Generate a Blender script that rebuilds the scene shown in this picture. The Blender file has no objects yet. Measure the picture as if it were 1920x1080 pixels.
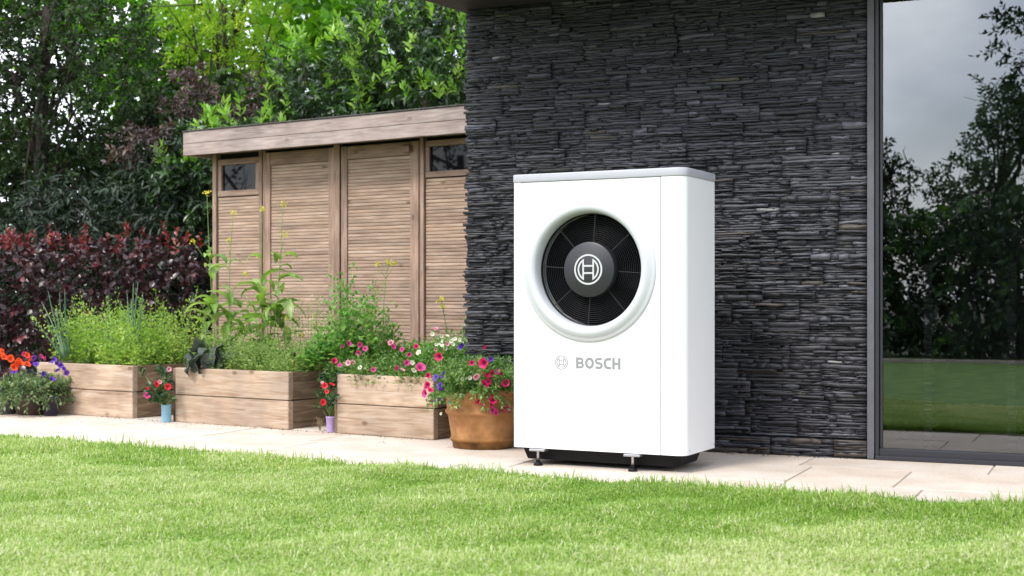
import bpy, bmesh, math
import numpy as np
from mathutils import Vector, Matrix, Euler

R = math.radians
rng = np.random.default_rng(11)
sc = bpy.context.scene
col = sc.collection

# ------------------------------------------------------------------ camera
FPX, HOR, CAMZ = 2573.0, 560.0, 0.836          # focal length in photo pixels, horizon row, eye height
cam_d = bpy.data.cameras.new('camera')
cam_d.sensor_width = 36.0
cam_d.lens = 36.0 * FPX / 1920.0
cam_d.shift_y = (HOR - 540.0) / 1920.0
cam_d.clip_start, cam_d.clip_end = 0.05, 2000.0
cam_d.dof.use_dof = True
cam_d.dof.focus_distance = 6.9
cam_d.dof.aperture_fstop = 3.8
cam = bpy.data.objects.new('camera', cam_d)
cam.location = (0, 0, CAMZ)
cam.rotation_euler = (R(90), 0, 0)
col.objects.link(cam)
sc.camera = cam

# ------------------------------------------------------------------ sky and sun (bright overcast)
SUN_DIR = Vector((-0.50, -0.52, 0.86)).normalized()     # from the scene towards the sun
world = bpy.data.worlds.new('World'); sc.world = world; world.use_nodes = True
nt = world.node_tree; nt.nodes.clear()
def nd(t, typ, **kw):
    n = t.nodes.new(typ)
    for k, v in kw.items(): setattr(n, k, v)
    return n
sky = nd(nt, 'ShaderNodeTexSky', sky_type='NISHITA', sun_disc=False)
sky.sun_elevation = math.asin(SUN_DIR.z)
sky.sun_rotation = math.atan2(SUN_DIR.x, SUN_DIR.y)
sky.air_density, sky.dust_density, sky.ozone_density = 1.0, 2.0, 1.0
tc = nd(nt, 'ShaderNodeTexCoord')
mp = nd(nt, 'ShaderNodeMapping'); mp.inputs['Scale'].default_value = (1.0, 1.0, 2.6); mp.inputs['Location'].default_value = (0.0, 0.0, 0.0)
nz = nd(nt, 'ShaderNodeTexNoise'); nz.inputs['Scale'].default_value = 2.2; nz.inputs['Detail'].default_value = 7; nz.inputs['Roughness'].default_value = 0.55
cr = nd(nt, 'ShaderNodeValToRGB')
cr.color_ramp.elements[0].position = 0.40; cr.color_ramp.elements[0].color = (0.25, 0.25, 0.25, 1)
cr.color_ramp.elements[1].position = 0.60; cr.color_ramp.elements[1].color = (1, 1, 1, 1)
nz2 = nd(nt, 'ShaderNodeTexNoise'); nz2.inputs['Scale'].default_value = 4.0; nz2.inputs['Detail'].default_value = 6
cr2 = nd(nt, 'ShaderNodeValToRGB')
cr2.color_ramp.elements[0].position = 0.33; cr2.color_ramp.elements[0].color = (5.8, 6.6, 8.2, 1)
cr2.color_ramp.elements[1].position = 0.66; cr2.color_ramp.elements[1].color = (14.0, 14.2, 14.6, 1)
mx = nd(nt, 'ShaderNodeMix', data_type='RGBA')
bg = nd(nt, 'ShaderNodeBackground'); bg.inputs['Strength'].default_value = 0.13
wo = nd(nt, 'ShaderNodeOutputWorld')
L = nt.links.new
L(tc.outputs['Generated'], mp.inputs['Vector']); L(mp.outputs['Vector'], nz.inputs['Vector']); L(mp.outputs['Vector'], nz2.inputs['Vector'])
L(nz.outputs['Fac'], cr.inputs['Fac']); L(nz2.outputs['Fac'], cr2.inputs['Fac'])
L(cr.outputs['Color'], mx.inputs['Factor']); L(sky.outputs['Color'], mx.inputs[6]); L(cr2.outputs['Color'], mx.inputs[7])
L(mx.outputs[2], bg.inputs['Color']); L(bg.outputs['Background'], wo.inputs['Surface'])

sun_d = bpy.data.lights.new('sun', 'SUN'); sun_d.energy = 1.5; sun_d.angle = R(14); sun_d.color = (1.0, 0.965, 0.91)
sun = bpy.data.objects.new('sun', sun_d); col.objects.link(sun)
sun.rotation_euler = (-SUN_DIR).to_track_quat('-Z', 'Y').to_euler()
sun.location = (-6, -6, 12)

sc.view_settings.view_transform = 'Standard'; sc.view_settings.look = 'None'
sc.view_settings.gamma = 1.0; sc.view_settings.use_curve_mapping = False
sc.view_settings.exposure = 1.03
sc.render.engine = 'CYCLES'
sc.cycles.max_bounces = 7; sc.cycles.transparent_max_bounces = 12
sc.cycles.use_denoising = True

# ------------------------------------------------------------------ helpers
def at(px, py, d):
    """world point seen at photo pixel (px, py) at depth d"""
    return Vector(((px - 960) / FPX * d, d, CAMZ + (HOR - py) / FPX * d))
def atz(px, z, d): return Vector(((px - 960) / FPX * d, d, z))

def fast_mesh(name, V, F, tone=None, smooth=False):
    V = np.ascontiguousarray(V, dtype=np.float32).reshape(-1, 3); F = np.ascontiguousarray(F, dtype=np.int32)
    k = F.shape[1]; me = bpy.data.meshes.new(name)
    me.vertices.add(len(V)); me.vertices.foreach_set('co', V.ravel())
    me.loops.add(F.size); me.loops.foreach_set('vertex_index', F.ravel())
    me.polygons.add(len(F)); me.polygons.foreach_set('loop_start', np.arange(0, F.size, k, dtype=np.int32))
    me.polygons.foreach_set('use_smooth', np.full(len(F), bool(smooth)))
    if tone is not None:
        a = me.attributes.new('tone', 'FLOAT', 'POINT'); a.data.foreach_set('value', np.ascontiguousarray(tone, dtype=np.float32))
    me.update(calc_edges=True); me.validate()
    return me

class Geo:
    """collects triangles into one mesh"""
    def __init__(s): s.V, s.F, s.T, s.n = [], [], [], 0
    def add(s, V, F, tone=0.5):
        V = np.asarray(V, dtype=float).reshape(-1, 3); F = np.asarray(F, dtype=int)
        if F.shape[1] == 4: F = np.vstack([F[:, [0, 1, 2]], F[:, [0, 2, 3]]])
        s.V.append(V); s.F.append(F + s.n); s.n += len(V)
        s.T.append(np.broadcast_to(np.asarray(tone, dtype=float), (len(V),)))
    def box(s, x0, x1, y0, y1, z0, z1, tone=0.5):
        V = [(x0,y0,z0),(x1,y0,z0),(x1,y1,z0),(x0,y1,z0),(x0,y0,z1),(x1,y0,z1),(x1,y1,z1),(x0,y1,z1)]
        s.add(V, [(0,3,2,1),(4,5,6,7),(0,1,5,4),(1,2,6,5),(2,3,7,6),(3,0,4,7)], tone)
    def tube(s, pts, radii, sides=5, tone=0.5, caps=True):
        V, F = tube_np(pts, radii, sides, caps); s.add(V, F, tone)
    def mesh(s, name, smooth=False):
        return fast_mesh(name, np.vstack(s.V), np.vstack(s.F), np.concatenate(s.T), smooth)

def tube_np(pts, radii, sides=5, caps=True):
    P = np.asarray([tuple(p) for p in pts], dtype=float); n = len(P)
    r = np.broadcast_to(np.asarray(radii, dtype=float), (n,))
    T = np.gradient(P, axis=0); T /= np.linalg.norm(T, axis=1)[:, None] + 1e-9
    ref = np.array([0.31, 0.17, 0.93]) if abs(T[0] @ np.array([0.31, 0.17, 0.93])) < 0.9 else np.array([1.0, 0, 0])
    A = np.cross(T, ref); A /= np.linalg.norm(A, axis=1)[:, None] + 1e-9
    B = np.cross(T, A)
    th = np.arange(sides) / sides * 2 * math.pi
    V = P[:, None, :] + r[:, None, None] * (np.cos(th)[None, :, None] * A[:, None, :] + np.sin(th)[None, :, None] * B[:, None, :])
    V = V.reshape(-1, 3); F = []
    for i in range(n - 1):
        for j in range(sides):
            k = (j + 1) % sides
            a, b, c, d = i*sides+j, i*sides+k, (i+1)*sides+k, (i+1)*sides+j
            F += [(a, b, c), (a, c, d)]
    if caps:
        for j in range(1, sides - 1):
            F.append((0, j + 1, j)); o = (n - 1) * sides; F.append((o, o + j, o + j + 1))
    return V, np.array(F)

def lathe(profile, seg=48, smooth=True, name='lathe', axis='Z'):
    """profile of (radius, height)"""
    pr = np.array(profile, dtype=float); th = np.arange(seg) / seg * 2 * math.pi
    V = np.zeros((len(pr), seg, 3))
    V[..., 0] = pr[:, 0][:, None] * np.cos(th); V[..., 1] = pr[:, 0][:, None] * np.sin(th); V[..., 2] = pr[:, 1][:, None]
    if axis == 'Y': V = V[..., [0, 2, 1]]; 
    F = []
    for i in range(len(pr) - 1):
        for j in range(seg):
            k = (j + 1) % seg
            F.append((i*seg+j, i*seg+k, (i+1)*seg+k, (i+1)*seg+j))
    F = np.array(F)
    if axis == 'Y': F = F[:, ::-1]
    return fast_mesh(name, V.reshape(-1, 3), F, None, smooth)

def obj(name, me, mat=None, parent=None, loc=None, rotz=None):
    o = bpy.data.objects.new(name, me); col.objects.link(o)
    if mat is not None and me is not None and len(me.materials) == 0: me.materials.append(mat)
    if parent is not None: o.parent = parent
    if loc is not None: o.location = loc
    if rotz is not None: o.rotation_euler = (0, 0, rotz)
    return o
def tag(o, label, cat, group=None, kind=None):
    o['label'] = label; o['category'] = cat
    if group: o['group'] = group
    if kind: o['kind'] = kind
    return o
def thing(name, label, cat, loc=(0, 0, 0), rotz=0.0, group=None):
    o = obj(name, None, None, None, loc, rotz); o.empty_display_size = 0.1
    return tag(o, label, cat, group)
def bevel(me, w=0.004, seg=2, angle=40):
    bm = bmesh.new(); bm.from_mesh(me)
    bmesh.ops.remove_doubles(bm, verts=bm.verts, dist=1e-6)
    bmesh.ops.dissolve_limit(bm, angle_limit=R(1), verts=bm.verts, edges=bm.edges)
    es = [e for e in bm.edges if len(e.link_faces) == 2 and e.calc_face_angle(0) > R(angle)]
    bmesh.ops.bevel(bm, geom=es, offset=w, segments=seg, affect='EDGES', profile=0.5, clamp_overlap=True)
    bm.to_mesh(me); bm.free(); me.update(); return me
def box_mesh(x0, x1, y0, y1, z0, z1, w=0.003, seg=1, name='box'):
    g = Geo(); g.box(x0, x1, y0, y1, z0, z1); me = g.mesh(name)
    return bevel(me, w, seg) if w > 0 else me

# ---- foliage
def unit(a): return a / (np.linalg.norm(a, axis=-1, keepdims=True) + 1e-9)
LEAF4 = (np.array([(0,0,0),(.5,.45,.10),(0,1,-.10),(-.5,.45,.10)], float), np.array([(0,1,2),(0,2,3)]))
LEAF8 = (np.array([(0,0,0),(.36,.22,.05),(.46,.55,.05),(0,1,-.14),(-.46,.55,.05),(-.36,.22,.05),(0,.25,0.01),(0,.6,-.02)], float),
         np.array([(0,1,6),(1,2,7),(1,7,6),(2,3,7),(0,6,5),(6,7,4),(6,4,5),(7,3,4)]))
def leaf_frames(A, N):
    A = unit(A); X = unit(np.cross(A, N)); Z = np.cross(X, A); return X, A, Z
def leaves_np(P, A, N, Ln, Wd, tpl):
    T, F = tpl; X, Y, Z = leaf_frames(A, N); n = len(P)
    V = P[:, None] + (T[None, :, 0] * Wd[:, None])[..., None] * X[:, None] + (T[None, :, 1] * Ln[:, None])[..., None] * Y[:, None] + (T[None, :, 2] * Ln[:, None])[..., None] * Z[:, None]
    FF = (F[None] + (np.arange(n) * len(T))[:, None, None]).reshape(-1, 3)
    return V.reshape(-1, 3), FF, len(T)
def leaf_mesh(tpl, tone, name, aspect):
    T, F = tpl; V = T.copy(); V[:, 0] *= aspect
    return fast_mesh(name, V, F, np.full(len(V), tone), True)
def sprays(C, D, nl, length, leaf_len, spread=55, up=0.6, droop=0.0, jitter=0.25, rg=rng):
    """twigs at C along D with nl leaves each: returns per-leaf P, A, N, L"""
    m = len(C); D = unit(D)
    u = (np.arange(nl) + 0.5) / nl
    ref = unit(rg.normal(size=(m, 3))); X = unit(np.cross(D, ref)); Y = np.cross(D, X)
    Lm = length * rg.uniform(0.6, 1.3, m)
    P = C[:, None] + D[:, None] * (u[None, :, None] * Lm[:, None, None])
    P[:, :, 2] -= droop * (u[None] ** 2) * Lm[:, None]
    ph = (np.arange(nl) * 2.4)[None] + rg.uniform(0, 6.28, m)[:, None]
    side = np.cos(ph)[..., None] * X[:, None] + np.sin(ph)[..., None] * Y[:, None]
    s = R(spread) * (1.1 - 0.5 * u)[None, :, None]
    A = D[:, None] * np.cos(s) + side * np.sin(s) + rg.normal(size=(m, nl, 3)) * jitter
    A[..., 2] -= droop
    N = np.array([0, 0, 1.0]) * up + rg.normal(size=(m, nl, 3)) * 0.55
    Ln = leaf_len * rg.uniform(0.6, 1.25, (m, nl))
    return P.reshape(-1, 3), A.reshape(-1, 3), N.reshape(-1, 3), Ln.ravel()
def tones(m, nl, lo=0.0, hi=1.0, rg=rng, per=0.6):
    t = per * rg.uniform(0, 1, m)[:, None] + (1 - per) * rg.uniform(0, 1, (m, nl))
    return (lo + (hi - lo) * t).ravel()
_w = rng.normal(size=(24, 3)) ; _ph = rng.uniform(0, 6.28, 24)
def lump(P, scale):
    """cheap smooth 3-D noise, about -1..1"""
    return np.sin(P @ (_w.T * scale) + _ph).sum(1) / math.sqrt(24) * 0.9
def ellipsoid_pts(n, c, r, gap=None, gscale=1.5, hollow=0.0, rg=rng):
    out = []; k = 0
    while k < n:
        p = rg.uniform(-1, 1, (n * 3, 3)); q = np.linalg.norm(p, axis=1)
        p = p[(q < 1) & (q > hollow)]
        w = np.array(c) + p * np.array(r)
        if gap is not None: w = w[lump(w, gscale) > gap]
        out.append(w); k += len(w)
    return np.vstack(out)[:n]
def box_pts(n, lo, hi, gap=None, gscale=1.5, rg=rng):
    out = []; k = 0
    while k < n:
        w = rg.uniform(lo, hi, (n * 2, 3))
        if gap is not None: w = w[lump(w, gscale) > gap]
        out.append(w); k += len(w)
    return np.vstack(out)[:n]
def foliage(parent, P, A, N, Ln, Wr, tone, mat, tpl=LEAF4, singles=0, name='foliage', leafname='leaf', extra=None, xf=None):
    """all leaves as one joined part, except the `singles` nearest to the eye, which become leaves of their own"""
    order = np.arange(len(P))
    if singles:
        d = P[:, 1] - Ln * 6
        px = 960 + P[:, 0] / P[:, 1] * FPX; py = HOR - (P[:, 2] - CAMZ) / P[:, 1] * FPX
        d = d + np.where((px < 5) | (px > 1915) | (py < 5), 100, 0)
        order = np.argsort(d); near, rest = order[:singles], order[singles:]
        X, Y, Z = leaf_frames(A[near], N[near]); nv = 6
        key = (leafname, tpl is LEAF8, mat.name, round(float(Wr), 2))
        if key not in LEAFCACHE:
            LEAFCACHE[key] = [leaf_mesh(tpl, t, leafname, Wr) for t in np.linspace(0.04, 0.96, nv)]
            for m_ in LEAFCACHE[key]: m_.materials.append(mat)
        for i, k in enumerate(near):
            o = obj(leafname, LEAFCACHE[key][min(nv - 1, int(tone[k] * nv))], None, parent)
            M = Matrix((X[i], Y[i], Z[i])).transposed().to_4x4()
            o.matrix_local = Matrix.Translation(Vector(P[k]) - parent.location) @ M @ Matrix.Scale(float(Ln[k]), 4)
        order = rest
    V, F, nt_ = leaves_np(P[order], A[order], N[order], Ln[order], Ln[order] * Wr, tpl)
    V = V - np.array(parent.location)
    me = fast_mesh(name, V, F, np.repeat(tone[order], nt_), True)
    o = obj(name, me, mat, parent); o['kind'] = 'stuff'
    return o
LEAFCACHE = {}

# ------------------------------------------------------------------ materials
def newmat(name):
    m = bpy.data.materials.new(name); m.use_nodes = True; t = m.node_tree; t.nodes.clear()
    out = nd(t, 'ShaderNodeOutputMaterial'); return m, t, out
def ramp(t, stops):
    r = nd(t, 'ShaderNodeValToRGB'); e = r.color_ramp.elements
    while len(e) < len(stops): e.new(0.5)
    for i, (p, c) in enumerate(stops):
        e[i].position = p; e[i].color = (*c, 1)
    return r
def plain(name, color, rough=0.5, metal=0.0, spec=0.5, noise=0.0, nscale=20.0, bump=0.0, bscale=60.0):
    m, t, out = newmat(name); p = nd(t, 'ShaderNodeBsdfPrincipled')
    p.inputs['Roughness'].default_value = rough; p.inputs['Metallic'].default_value = metal; p.inputs['Specular IOR Level'].default_value = spec
    t.links.new(p.outputs[0], out.inputs[0]); p.inputs['Base Color'].default_value = (*color, 1)
    if noise or bump:
        c = nd(t, 'ShaderNodeTexCoord')
    if noise:
        n = nd(t, 'ShaderNodeTexNoise'); n.inputs['Scale'].default_value = nscale; n.inputs['Detail'].default_value = 5
        t.links.new(c.outputs['Object'], n.inputs['Vector'])
        lo = tuple(max(0, x * (1 - noise)) for x in color); hi = tuple(min(1, x * (1 + noise)) for x in color)
        r = ramp(t, [(0.3, lo), (0.7, hi)]); t.links.new(n.outputs['Fac'], r.inputs['Fac']); t.links.new(r.outputs[0], p.inputs['Base Color'])
    if bump:
        n2 = nd(t, 'ShaderNodeTexNoise'); n2.inputs['Scale'].default_value = bscale; n2.inputs['Detail'].default_value = 4
        t.links.new(c.outputs['Object'], n2.inputs['Vector'])
        b = nd(t, 'ShaderNodeBump'); b.inputs['Strength'].default_value = bump; b.inputs['Distance'].default_value = 0.01
        t.links.new(n2.outputs['Fac'], b.inputs['Height']); t.links.new(b.outputs[0], p.inputs['Normal'])
    return m
def leafmat(name, stops, trans=0.35, rough=0.45, spec=0.4, tgain=1.3):
    m, t, out = newmat(name)
    a = nd(t, 'ShaderNodeAttribute', attribute_name='tone'); r = ramp(t, stops)
    t.links.new(a.outputs['Fac'], r.inputs['Fac'])
    p = nd(t, 'ShaderNodeBsdfPrincipled'); p.inputs['Roughness'].default_value = rough; p.inputs['Specular IOR Level'].default_value = spec
    t.links.new(r.outputs[0], p.inputs['Base Color'])
    tr = nd(t, 'ShaderNodeBsdfTranslucent')
    g = nd(t, 'ShaderNodeMix', data_type='RGBA', blend_type='MULTIPLY'); g.inputs['Factor'].default_value = 1.0
    g.inputs[7].default_value = (tgain, tgain * 1.05, tgain * 0.55, 1)
    t.links.new(r.outputs[0], g.inputs[6]); t.links.new(g.outputs[2], tr.inputs['Color'])
    mixs = nd(t, 'ShaderNodeMixShader'); mixs.inputs[0].default_value = trans
    t.links.new(p.outputs[0], mixs.inputs[1]); t.links.new(tr.outputs[0], mixs.inputs[2]); t.links.new(mixs.outputs[0], out.inputs[0])
    return m
def woodmat(name, dark, mid, light, rough=0.75, knots=0.8, scale=1.0, stain=None):
    m, t, out = newmat(name); p = nd(t, 'ShaderNodeBsdfPrincipled'); p.inputs['Roughness'].default_value = rough; p.inputs['Specular IOR Level'].default_value = 0.25
    c = nd(t, 'ShaderNodeTexCoord'); oi = nd(t, 'ShaderNodeObjectInfo')
    off = nd(t, 'ShaderNodeVectorMath', operation='SCALE'); off.inputs[3].default_value = 37.0
    cmb = nd(t, 'ShaderNodeCombineXYZ')
    for i in range(3): t.links.new(oi.outputs['Random'], cmb.inputs[i])
    t.links.new(cmb.outputs[0], off.inputs[0])
    ad = nd(t, 'ShaderNodeVectorMath', operation='ADD'); t.links.new(c.outputs['Object'], ad.inputs[0]); t.links.new(off.outputs[0], ad.inputs[1])
    mpg = nd(t, 'ShaderNodeMapping'); mpg.inputs['Scale'].default_value = (2.2 * scale, 26 * scale, 26 * scale); t.links.new(ad.outputs[0], mpg.inputs['Vector'])
    n = nd(t, 'ShaderNodeTexNoise'); n.inputs['Scale'].default_value = 1.6; n.inputs['Detail'].default_value = 6; n.inputs['Distortion'].default_value = 1.2
    t.links.new(mpg.outputs[0], n.inputs['Vector'])
    r = ramp(t, [(0.25, dark), (0.5, mid), (0.75, light)]); t.links.new(n.outputs['Fac'], r.inputs['Fac'])
    # blotches
    n2 = nd(t, 'ShaderNodeTexNoise'); n2.inputs['Scale'].default_value = 4.0; n2.inputs['Detail'].default_value = 4; t.links.new(ad.outputs[0], n2.inputs['Vector'])
    r2 = ramp(t, [(0.35, (0.72, 0.70, 0.70)), (0.65, (1.1, 1.06, 1.02))]); t.links.new(n2.outputs['Fac'], r2.inputs['Fac'])
    mu = nd(t, 'ShaderNodeMix', data_type='RGBA', blend_type='MULTIPLY'); mu.inputs['Factor'].default_value = 0.8
    t.links.new(r.outputs[0], mu.inputs[6]); t.links.new(r2.outputs[0], mu.inputs[7])
    # knots
    mk = nd(t, 'ShaderNodeMapping'); mk.inputs['Scale'].default_value = (4.0, 7.0, 7.0); t.links.new(ad.outputs[0], mk.inputs['Vector'])
    v = nd(t, 'ShaderNodeTexVoronoi'); v.inputs['Scale'].default_value = 1.0; t.links.new(mk.outputs[0], v.inputs['Vector'])
    r3 = ramp(t, [(0.05, (0.35, 0.27, 0.20)), (0.13, (1, 1, 1))]); t.links.new(v.outputs['Distance'], r3.inputs['Fac'])
    mu2 = nd(t, 'ShaderNodeMix', data_type='RGBA', blend_type='MULTIPLY'); mu2.inputs['Factor'].default_value = knots
    t.links.new(mu.outputs[2], mu2.inputs[6]); t.links.new(r3.outputs[0], mu2.inputs[7])
    # board to board
    hs = nd(t, 'ShaderNodeHueSaturation'); mr = nd(t, 'ShaderNodeMapRange'); mr.inputs['To Min'].default_value = 0.86; mr.inputs['To Max'].default_value = 1.14
    t.links.new(oi.outputs['Random'], mr.inputs['Value']); t.links.new(mr.outputs[0], hs.inputs['Value']); t.links.new(mu2.outputs[2], hs.inputs['Color'])
    t.links.new(hs.outputs[0], p.inputs['Base Color'])
    b = nd(t, 'ShaderNodeBump'); b.inputs['Strength'].default_value = 0.35; b.inputs['Distance'].default_value = 0.004
    t.links.new(n.outputs['Fac'], b.inputs['Height']); t.links.new(b.outputs[0], p.inputs['Normal'])
    t.links.new(p.outputs[0], out.inputs[0]); return m

M = {}
M['white'] = plain('white_enamel', (0.77, 0.765, 0.765), 0.38, spec=0.5, bump=0.015, bscale=220)
M['ringwhite'] = plain('white_plastic', (0.52, 0.53, 0.55), 0.4)
M['capgrey'] = plain('grey_lid', (0.40, 0.40, 0.44), 0.4)
M['black'] = plain('black_plastic', (0.005, 0.005, 0.006), 0.55, spec=0.2)
M['void'] = plain('fan_cavity', (0.003, 0.003, 0.004), 0.9, spec=0.05)
M['grille'] = plain('grille_wire', (0.008, 0.008, 0.010), 0.4, spec=0.22)
M['hub'] = plain('hub_plastic', (0.022, 0.022, 0.027), 0.42)
M['blade'] = plain('blade_plastic', (0.003, 0.003, 0.004), 0.7, spec=0.08)
M['print_white'] = plain('emblem_white', (0.50, 0.50, 0.51), 0.4)
M['print_grey'] = plain('lettering_grey', (0.25, 0.25, 0.26), 0.75, spec=0.1)
M['steel'] = plain('zinc_steel', (0.5, 0.5, 0.52), 0.35, metal=0.9)
M['seam'] = plain('seam_shadow_gap', (0.05, 0.05, 0.055), 0.7)
M['frame_dark'] = plain('anthracite_frame', (0.022, 0.023, 0.030), 0.4)
M['frame_grey'] = plain('grey_trim', (0.095, 0.095, 0.108), 0.45, noise=0.15, nscale=12)
M['soffit'] = plain('dark_eave', (0.018, 0.015, 0.016), 0.6, noise=0.3, nscale=9)
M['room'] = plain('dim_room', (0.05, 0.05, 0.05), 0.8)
M['backing'] = plain('slate_backing', (0.008, 0.008, 0.009), 0.9)
M['felt'] = plain('roof_felt', (0.06, 0.055, 0.05), 0.9, noise=0.4, nscale=30)
M['soil'] = plain('soil', (0.035, 0.025, 0.018), 0.95, noise=0.5, nscale=40, bump=0.8, bscale=60)
M['earth'] = plain('earth', (0.07, 0.06, 0.04), 0.95, noise=0.5, nscale=3)
M['bark'] = plain('bark', (0.045, 0.035, 0.026), 0.9, noise=0.5, nscale=14, bump=0.6, bscale=30)
M['twig'] = plain('twig', (0.06, 0.04, 0.028), 0.85)
M['shedwood'] = woodmat('weathered_cedar', (0.19, 0.12, 0.088), (0.30, 0.205, 0.155), (0.38, 0.285, 0.235), knots=0.6)
M['fascia'] = woodmat('silvered_fascia', (0.23, 0.175, 0.16), (0.34, 0.275, 0.255), (0.43, 0.37, 0.35), knots=0.5)
M['slat'] = woodmat('cedar_slat', (0.27, 0.18, 0.125), (0.365, 0.262, 0.198), (0.45, 0.35, 0.285), knots=0.75)
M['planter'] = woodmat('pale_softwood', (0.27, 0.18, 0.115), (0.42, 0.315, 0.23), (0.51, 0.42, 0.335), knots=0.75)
M['planter_end'] = woodmat('dark_softwood', (0.09, 0.058, 0.035), (0.20, 0.14, 0.09), (0.33, 0.25, 0.18), knots=0.9)  # darker version of the planter wood, for end boards and posts

# slate: tone picks the stone's own colour
m, t, out = newmat('slate'); M['slate'] = m
p = nd(t, 'ShaderNodeBsdfPrincipled'); p.inputs['Roughness'].default_value = 0.48; p.inputs['Specular IOR Level'].default_value = 0.5
a = nd(t, 'ShaderNodeAttribute', attribute_name='tone')
r = ramp(t, [(0.0, (0.010, 0.010, 0.012)), (0.35, (0.021, 0.021, 0.026)), (0.7, (0.046, 0.046, 0.056)), (0.93, (0.105, 0.105, 0.125)), (0.965, (0.060, 0.048, 0.040)), (1.0, (0.22, 0.215, 0.21))])
t.links.new(a.outputs['Fac'], r.inputs['Fac'])
c = nd(t, 'ShaderNodeTexCoord'); g = nd(t, 'ShaderNodeMapping'); g.inputs['Scale'].default_value = (9, 30, 60); t.links.new(c.outputs['Object'], g.inputs['Vector'])
n = nd(t, 'ShaderNodeTexNoise'); n.inputs['Scale'].default_value = 1.6; n.inputs['Detail'].default_value = 8; n.inputs['Roughness'].default_value = 0.65; t.links.new(g.outputs[0], n.inputs['Vector'])
r2 = ramp(t, [(0.32, (0.55, 0.55, 0.56)), (0.55, (1, 1, 1)), (0.74, (2.3, 2.3, 2.4))]); t.links.new(n.outputs['Fac'], r2.inputs['Fac'])
mu = nd(t, 'ShaderNodeMix', data_type='RGBA', blend_type='MULTIPLY'); mu.inputs['Factor'].default_value = 1; t.links.new(r.outputs[0], mu.inputs[6]); t.links.new(r2.outputs[0], mu.inputs[7])
t.links.new(mu.outputs[2], p.inputs['Base Color'])
b = nd(t, 'ShaderNodeBump'); b.inputs['Strength'].default_value = 0.9; b.inputs['Distance'].default_value = 0.006; t.links.new(n.outputs['Fac'], b.inputs['Height']); t.links.new(b.outputs[0], p.inputs['Normal'])
t.links.new(p.outputs[0], out.inputs[0])

# sandstone paving
m, t, out = newmat('sandstone'); M['sandstone'] = m
p = nd(t, 'ShaderNodeBsdfPrincipled'); p.inputs['Roughness'].default_value = 0.8; p.inputs['Specular IOR Level'].default_value = 0.25
c = nd(t, 'ShaderNodeTexCoord'); oi = nd(t, 'ShaderNodeObjectInfo')
n = nd(t, 'ShaderNodeTexNoise'); n.inputs['Scale'].default_value = 3.0; n.inputs['Detail'].default_value = 7; t.links.new(c.outputs['Object'], n.inputs['Vector'])
r = ramp(t, [(0.3, (0.46, 0.385, 0.32)), (0.5, (0.535, 0.465, 0.40)), (0.72, (0.59, 0.53, 0.475))]); t.links.new(n.outputs['Fac'], r.inputs['Fac'])
n3 = nd(t, 'ShaderNodeTexNoise'); n3.inputs['Scale'].default_value = 60; n3.inputs['Detail'].default_value = 4; t.links.new(c.outputs['Object'], n3.inputs['Vector'])
r3 = ramp(t, [(0.30, (0.78, 0.74, 0.70)), (0.47, (1, 1, 1))]); t.links.new(n3.outputs['Fac'], r3.inputs['Fac'])
mu = nd(t, 'ShaderNodeMix', data_type='RGBA', blend_type='MULTIPLY'); mu.inputs['Factor'].default_value = 0.8; t.links.new(r.outputs[0], mu.inputs[6]); t.links.new(r3.outputs[0], mu.inputs[7])
r4 = ramp(t, [(0.0, (1.0, 0.93, 0.88)), (0.4, (1, 1, 1)), (0.8, (1.0, 0.97, 0.93)), (1.0, (0.95, 0.95, 0.95))]); t.links.new(oi.outputs['Random'], r4.inputs['Fac'])
mu2 = nd(t, 'ShaderNodeMix', data_type='RGBA', blend_type='MULTIPLY'); mu2.inputs['Factor'].default_value = 1; t.links.new(mu.outputs[2], mu2.inputs[6]); t.links.new(r4.outputs[0], mu2.inputs[7])
t.links.new(mu2.outputs[2], p.inputs['Base Color'])
b = nd(t, 'ShaderNodeBump'); b.inputs['Strength'].default_value = 0.25; b.inputs['Distance'].default_value = 0.01; t.links.new(n.outputs['Fac'], b.inputs['Height']); t.links.new(b.outputs[0], p.inputs['Normal'])
t.links.new(p.outputs[0], out.inputs[0])
M['joint'] = plain('joint_mortar', (0.33, 0.27, 0.21), 0.9, noise=0.3, nscale=25)

# terracotta
m, t, out = newmat('terracotta'); M['terracotta'] = m
p = nd(t, 'ShaderNodeBsdfPrincipled'); p.inputs['Roughness'].default_value = 0.7; p.inputs['Specular IOR Level'].default_value = 0.3
c = nd(t, 'ShaderNodeTexCoord'); n = nd(t, 'ShaderNodeTexNoise'); n.inputs['Scale'].default_value = 9; n.inputs['Detail'].default_value = 8; n.inputs['Roughness'].default_value = 0.65; t.links.new(c.outputs['Object'], n.inputs['Vector'])
r = ramp(t, [(0.25, (0.18, 0.085, 0.030)), (0.45, (0.30, 0.135, 0.048)), (0.6, (0.39, 0.19, 0.075)), (0.8, (0.50, 0.32, 0.18))]); t.links.new(n.outputs['Fac'], r.inputs['Fac'])
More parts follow.
